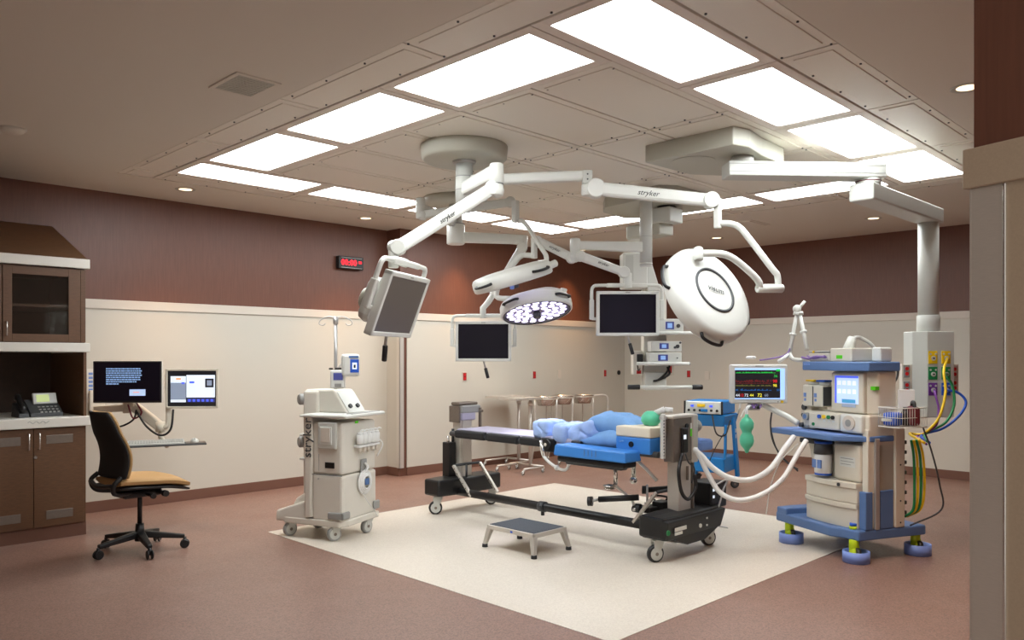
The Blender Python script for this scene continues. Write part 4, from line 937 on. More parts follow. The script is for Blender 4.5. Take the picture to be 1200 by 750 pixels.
# ------------------------------------------------------------------ hanging monitors
def hang_monitor(label, c, rz, rx, wd, ht, screen_mat='screen', post=None, ry=0):
    t = thing('surgical_monitor', label, 'monitor', c, rot=(math.radians(rx), math.radians(ry), math.radians(rz)))
    b = N('white'); f = .028
    b.box((-wd / 2, -.02, -ht / 2), (wd / 2, .03, -ht / 2 + f), .005).box((-wd / 2, -.02, ht / 2 - f), (wd / 2, .03, ht / 2), .005).box((-wd / 2, -.02, -ht / 2), (-wd / 2 + f, .03, ht / 2), .005).box((wd / 2 - f, -.02, -ht / 2), (wd / 2, .03, ht / 2), .005).box((-wd / 2 + .01, -.008, -ht / 2 + .01), (wd / 2 - .01, .035, ht / 2 - .01), .004); b.build('frame', t)
    N(screen_mat).box((-wd / 2 + f, -.014, -ht / 2 + f), (wd / 2 - f, -.0075, ht / 2 - f)).build('screen', t)
    N('grey').box((-.02, -.0215, ht / 2 - .017), (.02, -.02, ht / 2 - .010)).build('badge', t)
    N('white2').hexa([(-wd * .42, .034, -ht * .42), (wd * .42, .034, -ht * .42), (wd * .42, .034, ht * .42), (-wd * .42, .034, ht * .42)], [(-wd * .28, .10, -ht * .32), (wd * .28, .10, -ht * .32), (wd * .28, .10, ht * .32), (-wd * .28, .10, ht * .32)], .01).build('back_housing', t)
    top = ht / 2 + .055; xx = wd / 2 + .035
    b = N('white').tube([(-xx, .05, .06), (-xx, .05, top - .05), (-xx + .015, .05, top - .012), (-xx + .06, .05, top), (0, .05, top), (xx - .06, .05, top), (xx - .015, .05, top - .012), (xx, .05, top - .05), (xx, .05, .06)], .015, smooth_n=3)
    b.box((-wd * .33, .03, top - .018), (wd * .33, .075, top + .018), .01); yk = b.build('yoke', t)
    for sg in (-1, 1):
        N('white').box((sg * xx - .02, .03, -.05), (sg * xx + .02, .07, .125), .008).box((min(sg * xx, sg * (wd / 2 - .02)), .035, -.055), (max(sg * xx, sg * (wd / 2 - .02)), .065, -.03), .004).build('side_sleeve', t)
    b = N('alu').cyl((0, .02, -ht / 2 + .02), (.02, .01, -ht / 2 - .07), .009).m('black').cyl((.02, .01, -ht / 2 - .065), (.045, -.005, -ht / 2 - .16), .016, bev=.003); b.build('handle', t)
    return t
tm = hang_monitor('left hanging monitor turned sideways with a brown painted reflection on screen', (2.898, 3.823, 1.707), RZ + 73, 21, .55, .39, 'screen_painted_reflection')
Xm = mw(tm); 
N('white').cyl(V((2.946, 3.946, 1.998)), Xm @ V((0, .05, .25)), .026).build('hanger', tm, True)
N('white').box((-.13, .09, -.16), (.10, .20, .12), .05).m('canopy').cyl((-.02, .20, -.03), (-.02, .23, -.03), .07, bev=.01).build('rear_hub', tm)
tm = hang_monitor('middle hanging monitor with dark screen in front of the wall', (5.204, 5.545, 1.547), RZ - 1, 0, .535, .385)
N('white').tube([(5.236, 5.585, 1.771), (5.236, 5.585, 1.869), (5.271, 5.549, 1.927), (5.319, 5.529, 2.003)], .03, smooth_n=0).build('hanger', tm, True)
tm = hang_monitor('right hanging monitor with dark screen below the ceiling column', (5.609, 4.143, 1.775), RZ, 0, .545, .39)

# ================================================================== CEILING MOUNT 2
C2 = (4.945, 5.651, 2.900)
t = thing('ceiling_boom', 'far white round ceiling mount with its stack of arms behind', 'ceiling arm', (C2[0], C2[1], CH))
N('canopy').lathe([(.001, 0), (.30, 0), (.302, -.02), (.295, -.05), (.275, -.065), (.001, -.068)], seg=48).build('canopy', t)
b = N('white2').cyl((0, 0, -.06), (0, 0, -.34), .062, seg=28).m('white').cyl((0, 0, -.25), (0, 0, -.44), .085, seg=28, bev=.01).m('grey').cyl((0, 0, -.245), (0, 0, -.25), .0865, seg=28); b.build('shaft', t)
j = V((4.341, 5.422, 2.685)); z_ = 2.69
b = N('white2').beam((C2[0], C2[1], 2.66), (j.x, j.y, 2.69), .07, .085, .015); b.build('arm', t, True)
b = N('white2'); joint(b, j, 2.60, 2.78, .042); b.build('joint', t, True)
g0 = V((4.351, 5.412, 2.633)); g1 = V((4.784, 4.762, 2.715))
b = N('white2').ball(g0, .05).beam(g0, g1, .06, .07, .015).cyl(g1 - E_F * .035, g1 + E_F * .035, .045, bev=.005).beam((4.779, 4.696, 2.720), (4.779, 4.696, 2.532), .05, .05, .008); b.build('spring_arm', t, True)
j = V((5.514, 5.304, 2.528)); b = N('white').beam((C2[0], C2[1], 2.53), (j.x, j.y, 2.53), .08, .10, .015, wd2=.06, ht2=.09); b.build('arm', t, True)
b = N('white'); joint(b, j, 2.44, 2.57, .035); g0 = V((5.502, 5.316, 2.454)); g1 = V((5.319, 5.529, 2.011)); b.cyl(g0 - E_F * .04, g0 + E_F * .04, .052, bev=.006).beam(g0, g1, .055, .08, .02, ht2=.06).ball(g1, .035); b.tube([j, (5.508, 5.310, 2.487), (5.502, 5.316, 2.454)], .03, smooth_n=0); b.build('spring_arm', t, True)

# ================================================================== CEILING MOUNT 3 (faceted) + equipment tower
t = thing('ceiling_boom', 'faceted square ceiling mount carrying column and equipment tower', 'ceiling arm', (6.25, 4.36, CH))
N('canopy').prism([(6.10 + .0, 4.80), (5.90, 4.62), (5.80, 3.95), (5.95, 3.85), (6.55, 3.85), (6.70, 4.0), (6.66, 4.70), (6.5, 4.85)], CH - .10, CH, .008).build('canopy', t, True)
s1 = V((5.763, 4.059, 2.866)); s2 = V((6.270, 4.186, 2.929))
b = N('white2').cyl((s1.x, s1.y, CH - .10), (s1.x, s1.y, 2.20), .055, seg=28).m('grey').cyl((s1.x, s1.y, 2.45), (s1.x, s1.y, 2.453), .0565, seg=28).m('white').cyl((s1.x, s1.y, 2.22), (s1.x, s1.y, 2.19), .057, .05, seg=28); b.build('shaft', t, True)
j = V((5.241, 4.429, 2.342)); b = N('white').beam((s1.x, s1.y, 2.36), (j.x, j.y, 2.36), .07, .095, .012, ht2=.07); b.build('arm', t, True)
b = N('white'); joint(b, j, 2.235, 2.42, .045); b.build('joint', t, True)
g0 = V((5.257, 4.384, 2.266)); g1 = V((5.585, 4.167, 2.135)); b = N('white').ball((j.x, j.y, 2.26), .048).ball(g0, .05).beam(g0, g1, .06, .08, .018, ht2=.07).cyl(g1 - E_F * .04, g1 + E_F * .04, .05, bev=.006).cyl((5.636, 4.158, 2.131), (5.636, 4.158, 1.997), .032, bev=.004); b.build('spring_arm', t, True)
letter_on_beam(g0, g1, -1, .032, .035, 'stryker', t)
g0 = V((5.236, 4.462, 2.257)); g1 = V((5.057, 4.699, 2.410)); b = N('white').cyl(g0 - E_F * .04, g0 + E_F * .04, .05, bev=.006).beam(g0, g1, .06, .075, .02).cyl(g1 - E_F * .035, g1 + E_F * .035, .04, bev=.006).beam((5.036, 4.721, 2.440), (5.036, 4.721, 2.254), .045, .045, .008); b.build('spring_arm', t, True)
letter_on_beam(g1, g0, -1, .032, .035, 'stryker', t)
b = N('dark_grey').cyl((s2.x, s2.y, CH - .10), (s2.x, s2.y, CH - .125), .085, seg=24).m('white2').box((s2.x - .11, s2.y - .11, CH - .26), (s2.x + .11, s2.y + .11, CH - .12), .012); b.build('boom_hub', t, True)
g1 = V((6.338, 4.615, 2.626)); b = N('canopy').beam((s2.x, s2.y, 2.60), (g1.x, g1.y, 2.60), .20, .13, .015); b.m('white').beam((g1.x, g1.y, 2.60), V((g1.x, g1.y, 2.6)) + (g1 - s2).normalized() * .0 + V((-.03, .03, 0)), .19, .12, .01); b.build('boom_arm', t, True)  # white end piece: brightness of the lit end put into its colour
tw = V((6.326, 4.556, 2.378))
t = thing('equipment_tower', 'white hanging equipment tower with shelves behind the right monitor', 'equipment tower', (tw.x, tw.y, 2.53), RZ)
# local coords: x right, y away, z up; origin at boom connection
def lz(py, k=7.65): return 1.4 + (418 - py) / 929 * k - 2.53
def lx(px): return (px - 747) / 929 * 7.65
b = N('white').box((lx(728), -.12, lz(338)), (lx(757), .12, lz(297)), .012).m('white2').box((lx(731), -.125, lz(330)), (lx(740), -.118, lz(300))).m('white').hexa([(lx(757), -.1, lz(341)), (lx(772), -.1, lz(341)), (lx(772), .12, lz(341)), (lx(757), .12, lz(341))], [(lx(757), -.1, lz(306)), (lx(761), -.1, lz(306)), (lx(761), .12, lz(306)), (lx(757), .12, lz(306))], .006).cyl((0, 0, 0.0), (0, 0, .03), .07); b.build('head', t)
N('offwhite').box((lx(754), -.02, lz(456)), (lx(781), .14, lz(338)), .008).build('spine', t)
for z0, xr in ((391, 815), (426, 801)):
    s_ = N('white').box((lx(752), -.26, lz(z0) - .012), (lx(795), .10, lz(z0)), .004).build('shelf', t)
    N('white').cyl((lx(741), -.27, lz(z0)), (lx(xr), -.27, lz(z0)), .016, bev=.003).m('grey').cyl((lx(xr), -.27, lz(z0)), (lx(xr + 1), -.27, lz(z0)), .014).build('rail', s_)
b = N('white2').box((lx(754), -.10, lz(457)), (lx(779), .12, lz(436)), .01); b.build('bottom_box', t)
b = N('white').cyl((lx(744), -.2, lz(453)), (lx(810), -.2, lz(453)), .017); b.build('bottom_handle', t)
for a_, c_ in ((732, 746), (806, 818)): N('black').cyl((lx(a_), -.2, lz(453)), (lx(c_), -.2, lz(453)), .024, bev=.004).build('grip', t)
N('offwhite').box((lx(741), -.06, lz(439)), (lx(752), .10, lz(411)), .006).m('red').box((lx(745), -.063, lz(438)), (lx(750), -.058, lz(434))).m('black').box((lx(745), -.09, lz(424)), (lx(752), -.06, lz(415)), .006).build('socket_box', t)
N('offwhite').box((lx(781), -.06, lz(440)), (lx(788), .10, lz(427)), .004).m('red').box((lx(782), -.063, lz(437)), (lx(786), -.058, lz(429))).build('socket_box', t)
b = N('black').tube([(lx(783), -.08, lz(429)), (lx(778), -.12, lz(437)), (lx(768), -.14, lz(445)), (lx(764), -.12, lz(446)), (lx(772), -.12, lz(444)), (lx(782), -.12, lz(438)), (lx(780), -.1, lz(430))], .010).tube([(lx(742), -.27, lz(428)), (lx(744), -.22, lz(434)), (lx(748), -.1, lz(432))], .006); b.build('cable', t)
for (x0, x1, z0, z1, lab, kk) in ((752, 795, 388.5, 374.5, 'top white scope processor beside the right monitor', 0), (758, 793, 412.3, 400, 'middle white control unit above the lower tower shelf', 1), (756, 793, 422.8, 412.8, 'lower white control unit resting on the tower shelf', 2)):
    zb = lz(z0) ; 
    if kk == 0: zb = lz(391)
    if kk == 2: zb = lz(426)
    p = mw(t) @ V(((lx(x0) + lx(x1)) / 2, 0, zb + .001))
    d = thing('control_unit', lab, 'medical device', p, RZ, 'tower devices'); hw = (lx(x1) - lx(x0)) / 2; hh = lz(z1) - zb - .003
    N('white').box((-hw, -.24, 0), (hw, -.03, hh), .006).build('case', d)
    b = N('e_navy'); b.box((hw * (-.45 if kk else .05), -.243, hh * .25), (hw * (.15 if kk else .5), -.24, hh * .8), .001); b.m('e_cyan').box((hw * (-.3 if kk else .15), -.245, hh * .35), (hw * (.0 if kk else .4), -.243, hh * .7)); b.build('display', d)
    b = N('dark_grey').cyl((hw * .72, -.255, hh * .5), (hw * .72, -.24, hh * .5), .018 if kk < 2 else .006, seg=14); 
    if kk == 1: b.cyl((hw * .9, -.25, hh * .85), (hw * .9, -.24, hh * .85), .01, seg=10).cyl((hw * .55, -.25, hh * .4), (hw * .55, -.24, hh * .4), .012, seg=10)
    b.build('knob', d)

# ================================================================== CEILING MOUNT 4: long boom, column and gas head
t = thing('ceiling_boom', 'large boxy ceiling mount with long arm and thick drop column', 'ceiling arm', (5.0, 2.95, CH))
N('canopy').prism([(4.66, 3.29), (4.66, 2.60), (4.80, 2.56), (5.05, 2.60), (5.42, 2.62), (5.42, 3.10), (5.20, 3.26)], CH - .125, CH, .008).m('canopy').cyl((4.86, 3.02, CH - .125), (4.86, 3.02, CH - .128), .15, seg=36).build('canopy', t, True)
g0 = V((4.903, 2.795, 2.685)); g1 = V((5.727, 2.063, 2.683)); za = 2.68
d = (V((g1.x, g1.y, 0)) - V((g0.x, g0.y, 0))).normalized()
b = N('white2').cyl((g0.x + d.x * .12, g0.y + d.y * .12, CH - .125), (g0.x + d.x * .12, g0.y + d.y * .12, za + .04), .075, seg=28); b.build('pivot', t, True)
b = N('white2').beam((g0.x, g0.y, za), (g1.x, g1.y, za), .17, .10, .008).m('grey'); s_ = V((-d.y, d.x, 0)) * -.0855 if V((-d.y, d.x, 0)).dot(E_F) > 0 else V((-d.y, d.x, 0)) * .0855
for zz in (-.022, .03): b.beam(V((g0.x, g0.y, za + zz)) + s_, V((g1.x, g1.y, za + zz)) + s_, .002, .004, 0)
b.build('upper_arm', t, True)
pv = V((g1.x, g1.y, 0)) - d * .09
b = N('white2').cyl((pv.x, pv.y, za - .05), (pv.x, pv.y, za - .10), .085, seg=28).m('maroon').cyl((pv.x, pv.y, za - .062), (pv.x, pv.y, za - .068), .0865, seg=28); b.build('pivot', t, True)
h1 = V((6.858, 2.102, 2.562)); zb = 2.53; dd = (V((h1.x, h1.y, 0)) - V((pv.x, pv.y, 0))).normalized()
b = N('white2').beam(V((pv.x, pv.y, zb)) - dd * .12, V((h1.x, h1.y, zb)) + dd * .10, .17, .12, .012); b.m('dark_grey').beam(V((pv.x, pv.y, zb + .01)).lerp(V((h1.x, h1.y, zb + .01)), .45) + V((-dd.y, dd.x, 0)) * .086, V((pv.x, pv.y, zb + .01)).lerp(V((h1.x, h1.y, zb + .01)), .53) + V((-dd.y, dd.x, 0)) * .086, .002, .02, 0); b.build('lower_arm', t, True)
b = N('white2').cyl((h1.x, h1.y, zb - .055), (h1.x, h1.y, 1.70), .077, seg=36).cyl((h1.x, h1.y, 1.73), (h1.x, h1.y, 1.60), .085, seg=36, bev=.004); b.build('drop_column', t, True)
gh = V((h1.x, h1.y, .0))
t = thing('gas_supply_head', 'grey hanging service head with coloured gas outlets under thick column', 'service head', (gh.x, gh.y, .92), RZ + 6)
b = N('white2').prism([(-.15, -.02), (-.08, -.11), (.145, -.11), (.155, .1), (-.15, .1)], 0, .68, .006); b.build('housing', t)
N('offwhite').box((-.235, -.02, .18), (-.15, .02, .42), .004).build('side_plate', t); N('offwhite').box((.15, -.02, .20), (.245, .02, .42), .004).build('side_plate', t)
for x, z in ((-.20, .365), (-.20, .235), (.205, .36), (.205, .25)):
    s_ = N('grey' if x < 0 else 'rail_cream').box((x - .026, -.028, z - .05), (x + .026, -.02, z + .05), .003).build('socket_plate', t)
    N('red').cyl((x, -.032, z + .02), (x, -.028, z + .02), .015, seg=12).cyl((x, -.032, z - .02), (x, -.028, z - .02), .015, seg=12).build('socket', s_)
cols = (('yellow', 'yellow'), ('green', 'green'), ('purple', 'hose_blue'))
for r in range(3):
    for c in range(2):
        x = -.038 + c * .11; z = .475 - r * .125
        s_ = N(cols[r][c]).box((x - .037, -.117, z - .05), (x + .037, -.109, z + .05), .003).build('gas_outlet', t)
        N('white2').cyl((x, -.126, z - .008), (x, -.116, z - .008), .018, seg=14).cyl((x - .022, -.121, z + .026), (x - .022, -.116, z + .026), .008, seg=8).cyl((x + .022, -.121, z + .026), (x + .022, -.116, z + .026), .008, seg=8).m('black').cyl((x, -.129, z - .008), (x, -.125, z - .008), .007, seg=8).build('valve', s_)

# ================================================================== ANAESTHESIA MACHINE
t = thing('anaesthesia_machine', 'blue and cream anaesthesia machine on blue wheeled base', 'anaesthesia machine', (5.855, 2.31, 0), -112.3)
b = N('machine_blue').prism([(-.46, -.30), (.12, -.34), (.20, -.30), (.33, -.28), (.35, .33), (-.40, .33)], .145, .215, .012).prism([(-.45, -.30), (-.33, -.31), (-.30, .1), (-.42, .1)], .20, .255, .01); b.build('base', t)
for x, y in ((-.345, -.27), (.275, -.27), (.285, .30), (-.345, .30)):
    c = N('lime').cyl((x, y, .06), (x, y, .15), .032, bev=.004).hexa([(x - .01, y - .05, .03), (x + .05, y - .05, .03), (x + .05, y + .03, .03), (x - .01, y + .03, .03)], [(x - .01, y - .03, .09), (x + .03, y - .03, .09), (x + .03, y + .02, .12), (x - .01, y + .02, .12)], .01).build('caster', t)
    N('black').cyl((x + .035, y - .02, .056), (x + .05, y + .005, .056), .045, bev=.005).build('wheel', c)
    N('ring_blue').lathe([(.078, .0), (.088, 0), (.088, .075), (.078, .075)], Matrix.Translation((x + .02, y, 0.001)), seg=36).lathe([(.001, .0), (.078, 0), (.078, .01), (.001, .01)], Matrix.Translation((x + .02, y, 0.001)), seg=36).build('hose_guard', c)
N('lime').cyl((.25, -.25, .21), (.25, -.25, .235), .026).m('hose_blue').cyl((.25, -.25, .235), (.25, -.25, .255), .024).build('brake_cap', t)
# drawers with curved front
def curved(x0, x1, y0, bow, z0, z1, m, yb=-.05):
    poly = [(x0 + (x1 - x0) * i / 10, y0 - bow * (1 - (2 * i / 10 - 1) ** 2)) for i in range(11)] + [(x1, yb), (x0, yb)]
    return N(m).prism(poly, z0, z1, .004)
curved(-.20, .275, -.24, .03, .215, .375, 'cream_plastic').build('drawer', t); curved(-.205, .275, -.25, .035, .35, .385, 'cream_plastic').build('drawer_lip', t)
curved(-.20, .275, -.24, .03, .388, .51, 'cream_plastic').build('drawer', t); curved(-.205, .275, -.25, .035, .49, .528, 'cream_plastic').build('drawer_lip', t)
N('dark_grey').cyl((.15, -.287, .508), (.15, -.28, .508), .012).build('drawer_lock', t)
b = N('cream_plastic').box((-.20, -.15, .22), (.33, .08, .80), .01).box((.04, -.22, .53), (.28, -.14, .79), .02).box((.28, -.20, .46), (.33, .06, .90), .006); b.hexa([(-.20, -.16, .53), (-.04, -.16, .53), (-.04, 0, .53), (-.20, 0, .53)], [(-.28, -.16, .80), (-.04, -.16, .80), (-.04, 0, .80), (-.28, 0, .80)], .008); b.build('body', t)
b = N('machine_blue').box((.276, -.225, .216), (.335, -.16, .475), .006).box((.30, -.09, .216), (.338, .03, .48), .006); b.build('blue_side_panel', t)
N('alu').box((.315, -.145, .216), (.345, -.105, .84), .004).build('side_rail', t)
N('cream_plastic').box((.27, .04, .216), (.345, .13, .92), .008).m('dark_grey').cyl((.346, .085, .65), (.349, .085, .65), .006).cyl((.346, .085, .40), (.349, .085, .40), .006).cyl((.346, .085, .25), (.349, .085, .25), .006).build('rear_post', t)
b = N('white').box((.10, -.2215, .63), (.24, -.219, .70)); b.m('grey').box((.11, -.223, .685), (.22, -.2215, .69)).box((.11, -.223, .665), (.23, -.2215, .669)).box((.11, -.223, .645), (.2, -.2215, .649)); b.build('printed_label', t)
# absorber canister
c = N('bag_white').cyl((-.04, -.235, .56), (-.04, -.235, .70), .062, bev=.006).m('hose_blue').cyl((-.04, -.235, .548), (-.04, -.235, .562), .06).m('dark_grey').cyl((-.04, -.235, .70), (-.04, -.235, .78), .066, .06).m('hose_blue').cyl((-.04, -.235, .775), (-.04, -.235, .79), .062).m('machine_blue_light').box((-.085, -.298, .60), (-.045, -.288, .66), .002).box((-.035, -.30, .60), (.0, -.288, .66), .002).build('absorber_canister', t)
N('dark_grey').box((-.24, -.27, .765), (-.02, -.14, .80), .006).build('absorber_block', t)
# work shelf
b = N('machine_blue').prism([(-.50, -.32), (.10, -.36), (.17, -.36), (.335, -.18), (.345, .03), (-.46, .03)], .815, .855, .008); b.m('machine_blue_light').prism([(-.47, -.30), (.10, -.335), (.16, -.335), (.31, -.17), (.32, .02), (-.44, .02)], .855, .858); b.build('work_shelf', t)
# control panel row
b = N('cream_plastic').box((-.29, -.19, .875), (.33, .05, 1.0), .015).box((-.20, -.22, .875), (.09, -.15, .99), .01).m('white').box((.10, -.225, .868), (.30, -.17, 1.0), .018).m('cream_plastic').hexa([(-.33, -.17, .86), (-.20, -.17, .86), (-.20, 0, .86), (-.33, 0, .86)], [(-.33, -.17, 1.06), (-.24, -.17, 1.06), (-.24, 0, 1.06), (-.33, 0, 1.06)], .01); pnl = b.build('control_panel', t)
N('rail_cream').cyl((.19, -.235, .938), (.19, -.224, .938), .052).m('grey').cyl((.19, -.238, .938), (.19, -.234, .938), .025).build('dial', t)
for i, (x, m_) in enumerate(((-.09, 'hose_blue'), (-.045, 'yellow'), (0.0, 'green'), (.04, 'black'))): N(m_).cyl((x, -.232, .965), (x, -.219, .965), .014, seg=14).m('white').box((x - .012, -.2215, .93), (x + .012, -.22, .945)).build('flow_knob', t)
b = N('dark_grey').cyl((-.29, -.185, 1.02), (-.29, -.172, 1.02), .022).cyl((-.30, -.185, .96), (-.30, -.172, .96), .015).cyl((-.31, -.20, .885), (-.31, -.17, .885), .018).m('green').cyl((-.15, -.226, .905), (-.15, -.219, .905), .012).m('grey').cyl((-.24, -.22, .955), (-.24, -.188, .955), .028).m('machine_blue').cyl((-.24, -.222, .955), (-.24, -.219, .955), .018); b.build('gas_ports', t)
# upper body and screen
b = N('cream_plastic').prism([(-.06, -.12), (.06, -.15), (.28, -.15), (.33, -.10), (.335, .06), (-.06, .06)], 1.0, 1.30, .012); b.build('upper_body', t)
b = N('cream_plastic').box((-.015, -.185, 1.005), (.275, -.14, 1.29), .012); b.build('screen_frame', t)
b = N('e_pale').box((.025, -.1885, 1.07), (.235, -.185, 1.265)); b.m('e_blue').box((.025, -.190, 1.25), (.235, -.1885, 1.265)).box((.025, -.190, 1.07), (.04, -.1885, 1.25)); b.m('e_teal').box((.09, -.190, 1.075), (.21, -.1885, 1.10)); b.m('e_white')
for q in range(4): b.box((.05 + q * .045, -.190, 1.20), (.08 + q * .045, -.1885, 1.23)); b.box((.05 + q * .045, -.190, 1.14), (.08 + q * .045, -.1885, 1.17))
b.m('e_grey').box((.09, -.19, 1.045), (.21, -.1855, 1.066)); b.build('screen', t)
N('green_label').box((.29, -.1365, 1.17), (.3335, -.1, 1.195), M=Matrix.Translation((0, 0, 0))).build('green_sticker', t)
# vaporisers
for i, x in enumerate((-.235, -.13)):
    v = N('cream_plastic').box((x - .05, -.20, 1.03), (x + .05, -.06, 1.19), .012).m('dark_grey').box((x + .045, -.195, 1.04), (x + .052, -.12, 1.18)).m('white').cyl((x, -.13, 1.19), (x, -.13, 1.215), .042, bev=.005).build('vaporiser', t)
    N(('yellow', 'hose_blue')[i]).box((x - .04, -.18, 1.215), (x + .045, -.09, 1.228), .004).build('filler_cap', v)
    N('machine_blue_light').box((x - .035, -.2025, 1.10), (x - .01, -.2, 1.13)).box((x - .03, -.2025, 1.07), (x - .012, -.2, 1.09)).build('scale', v)
# top shelf
b = N('machine_blue').prism([(-.245, -.24), (.20, -.27), (.34, -.20), (.36, .07), (-.20, .07)], 1.30, 1.365, .008); b.m('machine_blue_light').box((-.22, -.2485, 1.338), (-.16, -.243, 1.35)); b.build('top_shelf', t)
t_am = t
Xa = mw(t_am)
# things on top
u = thing('equipment_module', 'white flat module with green label on the machine top shelf', 'medical device', Xa @ V((0.02, -.05, 1.366)), -112.3)
N('cream_plastic').box((-.04, -.14, 0), (.16, .10, .095), .008).build('case', u); N('green_label').box((.02, -.1425, .02), (.075, -.14, .045)).build('green_sticker', u)
u = thing('cable_tray', 'low white module with violet leads left on the top shelf', 'medical device', Xa @ V((-.13, -.06, 1.366)), -112.3)
N('cream_plastic').box((-.10, -.13, 0), (.10, .10, .06), .008).m('grey').box((-.10, -.13, .062), (.10, .10, .075), .004).build('case', u)
b = N('violet_tube').tube([(-.16, -.14, .03), (-.08, -.15, .02), (0, -.16, .035), (.09, -.15, .03)], .009).tube([(-.10, -.145, .04), (-.02, -.155, .02), (.08, -.15, .04)], .006).m('yellow').cyl((-.05, -.135, .07), (-.05, -.13, .07), .01); b.build('leads', u)
u = thing('exam_lamp', 'white hooded exam lamp on a curved arm above the machine', 'lamp', Xa @ V((.27, -.02, 1.366)), -112.3)
N('white').cyl((5.851, 2.336, 1.444), (5.873, 2.314, 1.544), .042, .03, bev=.006).m('black').cyl((5.849, 2.339, 1.434), (5.851, 2.336, 1.444), .034).build('hood', u, True)
N('white').tube([(5.877, 2.310, 1.537), (5.963, 2.294, 1.539), (6.017, 2.240, 1.494), (6.052, 2.204, 1.419), (6.056, 2.200, 1.324), (6.056, 2.200, 1.198)], .014).build('arm', u, True)
N('white').box((-.05, -.03, 0), (.03, .08, .10), .012).build('base_block', u)
u = thing('tube_holder', 'white two-legged tubing holder arm standing up behind the monitor', 'stand', (5.881, 2.732, 1.439), -112.3)
for q in (((5.835, 2.779, 1.420), (5.876, 2.737, 1.741)), ((5.834, 2.637, 1.452), (5.890, 2.723, 1.741))):
    N('white').cyl(q[0], q[1], .016, .013).m('white').cyl(V(q[0]).lerp(V(q[1]), .45), V(q[0]).lerp(V(q[1]), .5), .026).cyl(V(q[0]).lerp(V(q[1]), .93), q[1], .026).build('leg', u, True)
N('white').ball((5.876, 2.737, 1.768), .032).cyl((5.885, 2.728, 1.768), (5.918, 2.695, 1.827), .012).tube([(5.835, 2.779, 1.433), (5.800, 2.742, 1.387), (5.789, 2.683, 1.374), (5.810, 2.633, 1.374)], .016).build('knuckle', u, True)
b = N('violet_tube').tube([(5.580, 2.894, 1.374), (5.648, 2.825, 1.387), (5.755, 2.789, 1.407), (5.811, 2.774, 1.439), (5.844, 2.770, 1.485)], .006).m('hose_white').tube([(5.680, 2.793, 1.361), (5.707, 2.765, 1.387), (5.782, 2.761, 1.413)], .014).m('hose_white').box(V((5.534, 2.940, 1.394)) - V((.03, .03, .012)), V((5.534, 2.940, 1.394)) + V((.03, .03, .01)), .01); b.build('sensor_lead', u, True)
# patient monitor
u = thing('patient_monitor', 'white patient monitor with coloured traces left of the machine', 'monitor', (5.533, 2.870, 1.195), RZ + 1)
wd, ht = .43, .295
N('white').box((-wd / 2, 0, -ht / 2), (wd / 2, .06, ht / 2), .012).build('housing', u)
b = N('e_dk').box((-.185, -.004, -.105), (.155, 0, .105)); b.m('e_lblue').box((.157, -.004, -.115), (.19, 0, .115)).box((-.185, -.004, .105), (.157, 0, .118)).box((-.185, -.004, -.113), (.157, 0, -.105))
random.seed(3)
def trace(m_, z, amp, n, x1=.09):
    b.m(m_); pts = []
    x = -.18
    for q in range(n):
        zz = z + random.uniform(-amp, amp); b.box((x, -.006, z - .002 - amp * .3), (x + (x1 + .18) / n * .85, -.004, zz + .003)); x += (x1 + .18) / n
trace('e_green', .085, .004, 40, .12); trace('e_mred', .02, .010, 30); trace('e_mred', .005, .004, 30); trace('e_olive', -.012, .006, 24); trace('e_dblue', -.045, .008, 30)
for (x, z, m_, s_) in ((.12, .06, 'e_green', .03), (.115, .02, 'e_red', .034), (.115, -.012, 'e_yellow', .03), (.14, -.045, 'e_dblue', .024), (-.165, -.085, 'e_white', .03), (-.135, -.085, 'e_red', .03), (-.10, -.085, 'e_white', .03), (-.06, -.085, 'e_yellow', .03), (0.0, -.085, 'e_yellow', .036), (.05, -.085, 'e_grey', .03)): b.m(m_).text(str((72, 98, 36, 12, 80, 60, 44, 28, 16, 5)[int(abs(x * 100)) % 10]), s_, face_minus_y((x, -.0055, z)), .0005)
b.m('e_green').box((.125, -.006, .095), (.155, -.004, .112)); b.build('screen', u)
N('grey').box((-.03, -.002, .13), (.03, 0, .138)).build('badge', u); b = N('grey').m('yellow').cyl((.17, -.004, -.133), (.17, 0, -.133), .01).m('grey').cyl((.14, -.003, -.134), (.14, 0, -.134), .005); stuff(b.build('buttons', u))
b = N('alu').box((-.08, .03, -.20), (.02, .08, -.148), .008).m('violet_tube').tube([(-.05, .02, -.15), (-.04, .0, -.18), (-.02, .02, -.155), (0, 0, -.18), (.02, .02, -.155)], .007).m('black').cyl((-.01, .0, -.16), (-.01, 0, -.185), .01).m('white').tube([(-.13, .03, -.13), (-.15, .0, -.18), (-.16, .02, -.22)], .008); b.build('cable_block', u)
b = N('white').tube([(5.593, 2.880, 1.038), (5.648, 2.825, 1.000), (5.678, 2.724, 0.952), (5.688, 2.643, 0.905)], .022); b.build('support_arm', u, True)
b = N('dark_grey').tube([(5.695, 2.849, 1.009), (5.733, 2.882, 0.862), (5.751, 2.863, 0.730), (5.811, 2.802, 0.599), (5.833, 2.710, 0.540)], .006); b.build('cable', u, True)
u = thing('hanging_breathing_bag', 'mint green breathing bag hanging beneath the patient monitor', 'breathing bag', (5.420, 2.913, 0.968))
X = Matrix.Translation((5.420, 2.913, 0.682))
N('mint').lathe([(.001, 0), (.012, .005), (.02, .03), (.045, .06), (.053, .09), (.048, .125), (.034, .15), (.036, .165), (.05, .19), (.052, .225), (.036, .255), (.016, .27), (.012, .29), (.001, .292)], X, seg=24).build('bag', u, True)
b = N('hose_white').tube([(5.420, 2.913, 0.968), (5.438, 2.923, 1.011), (5.516, 2.930, 1.033)], .012).tube([(5.388, 2.945, 0.949), (5.425, 2.937, 0.999), (5.507, 2.939, 1.027)], .005); b.build('hook', u, True)
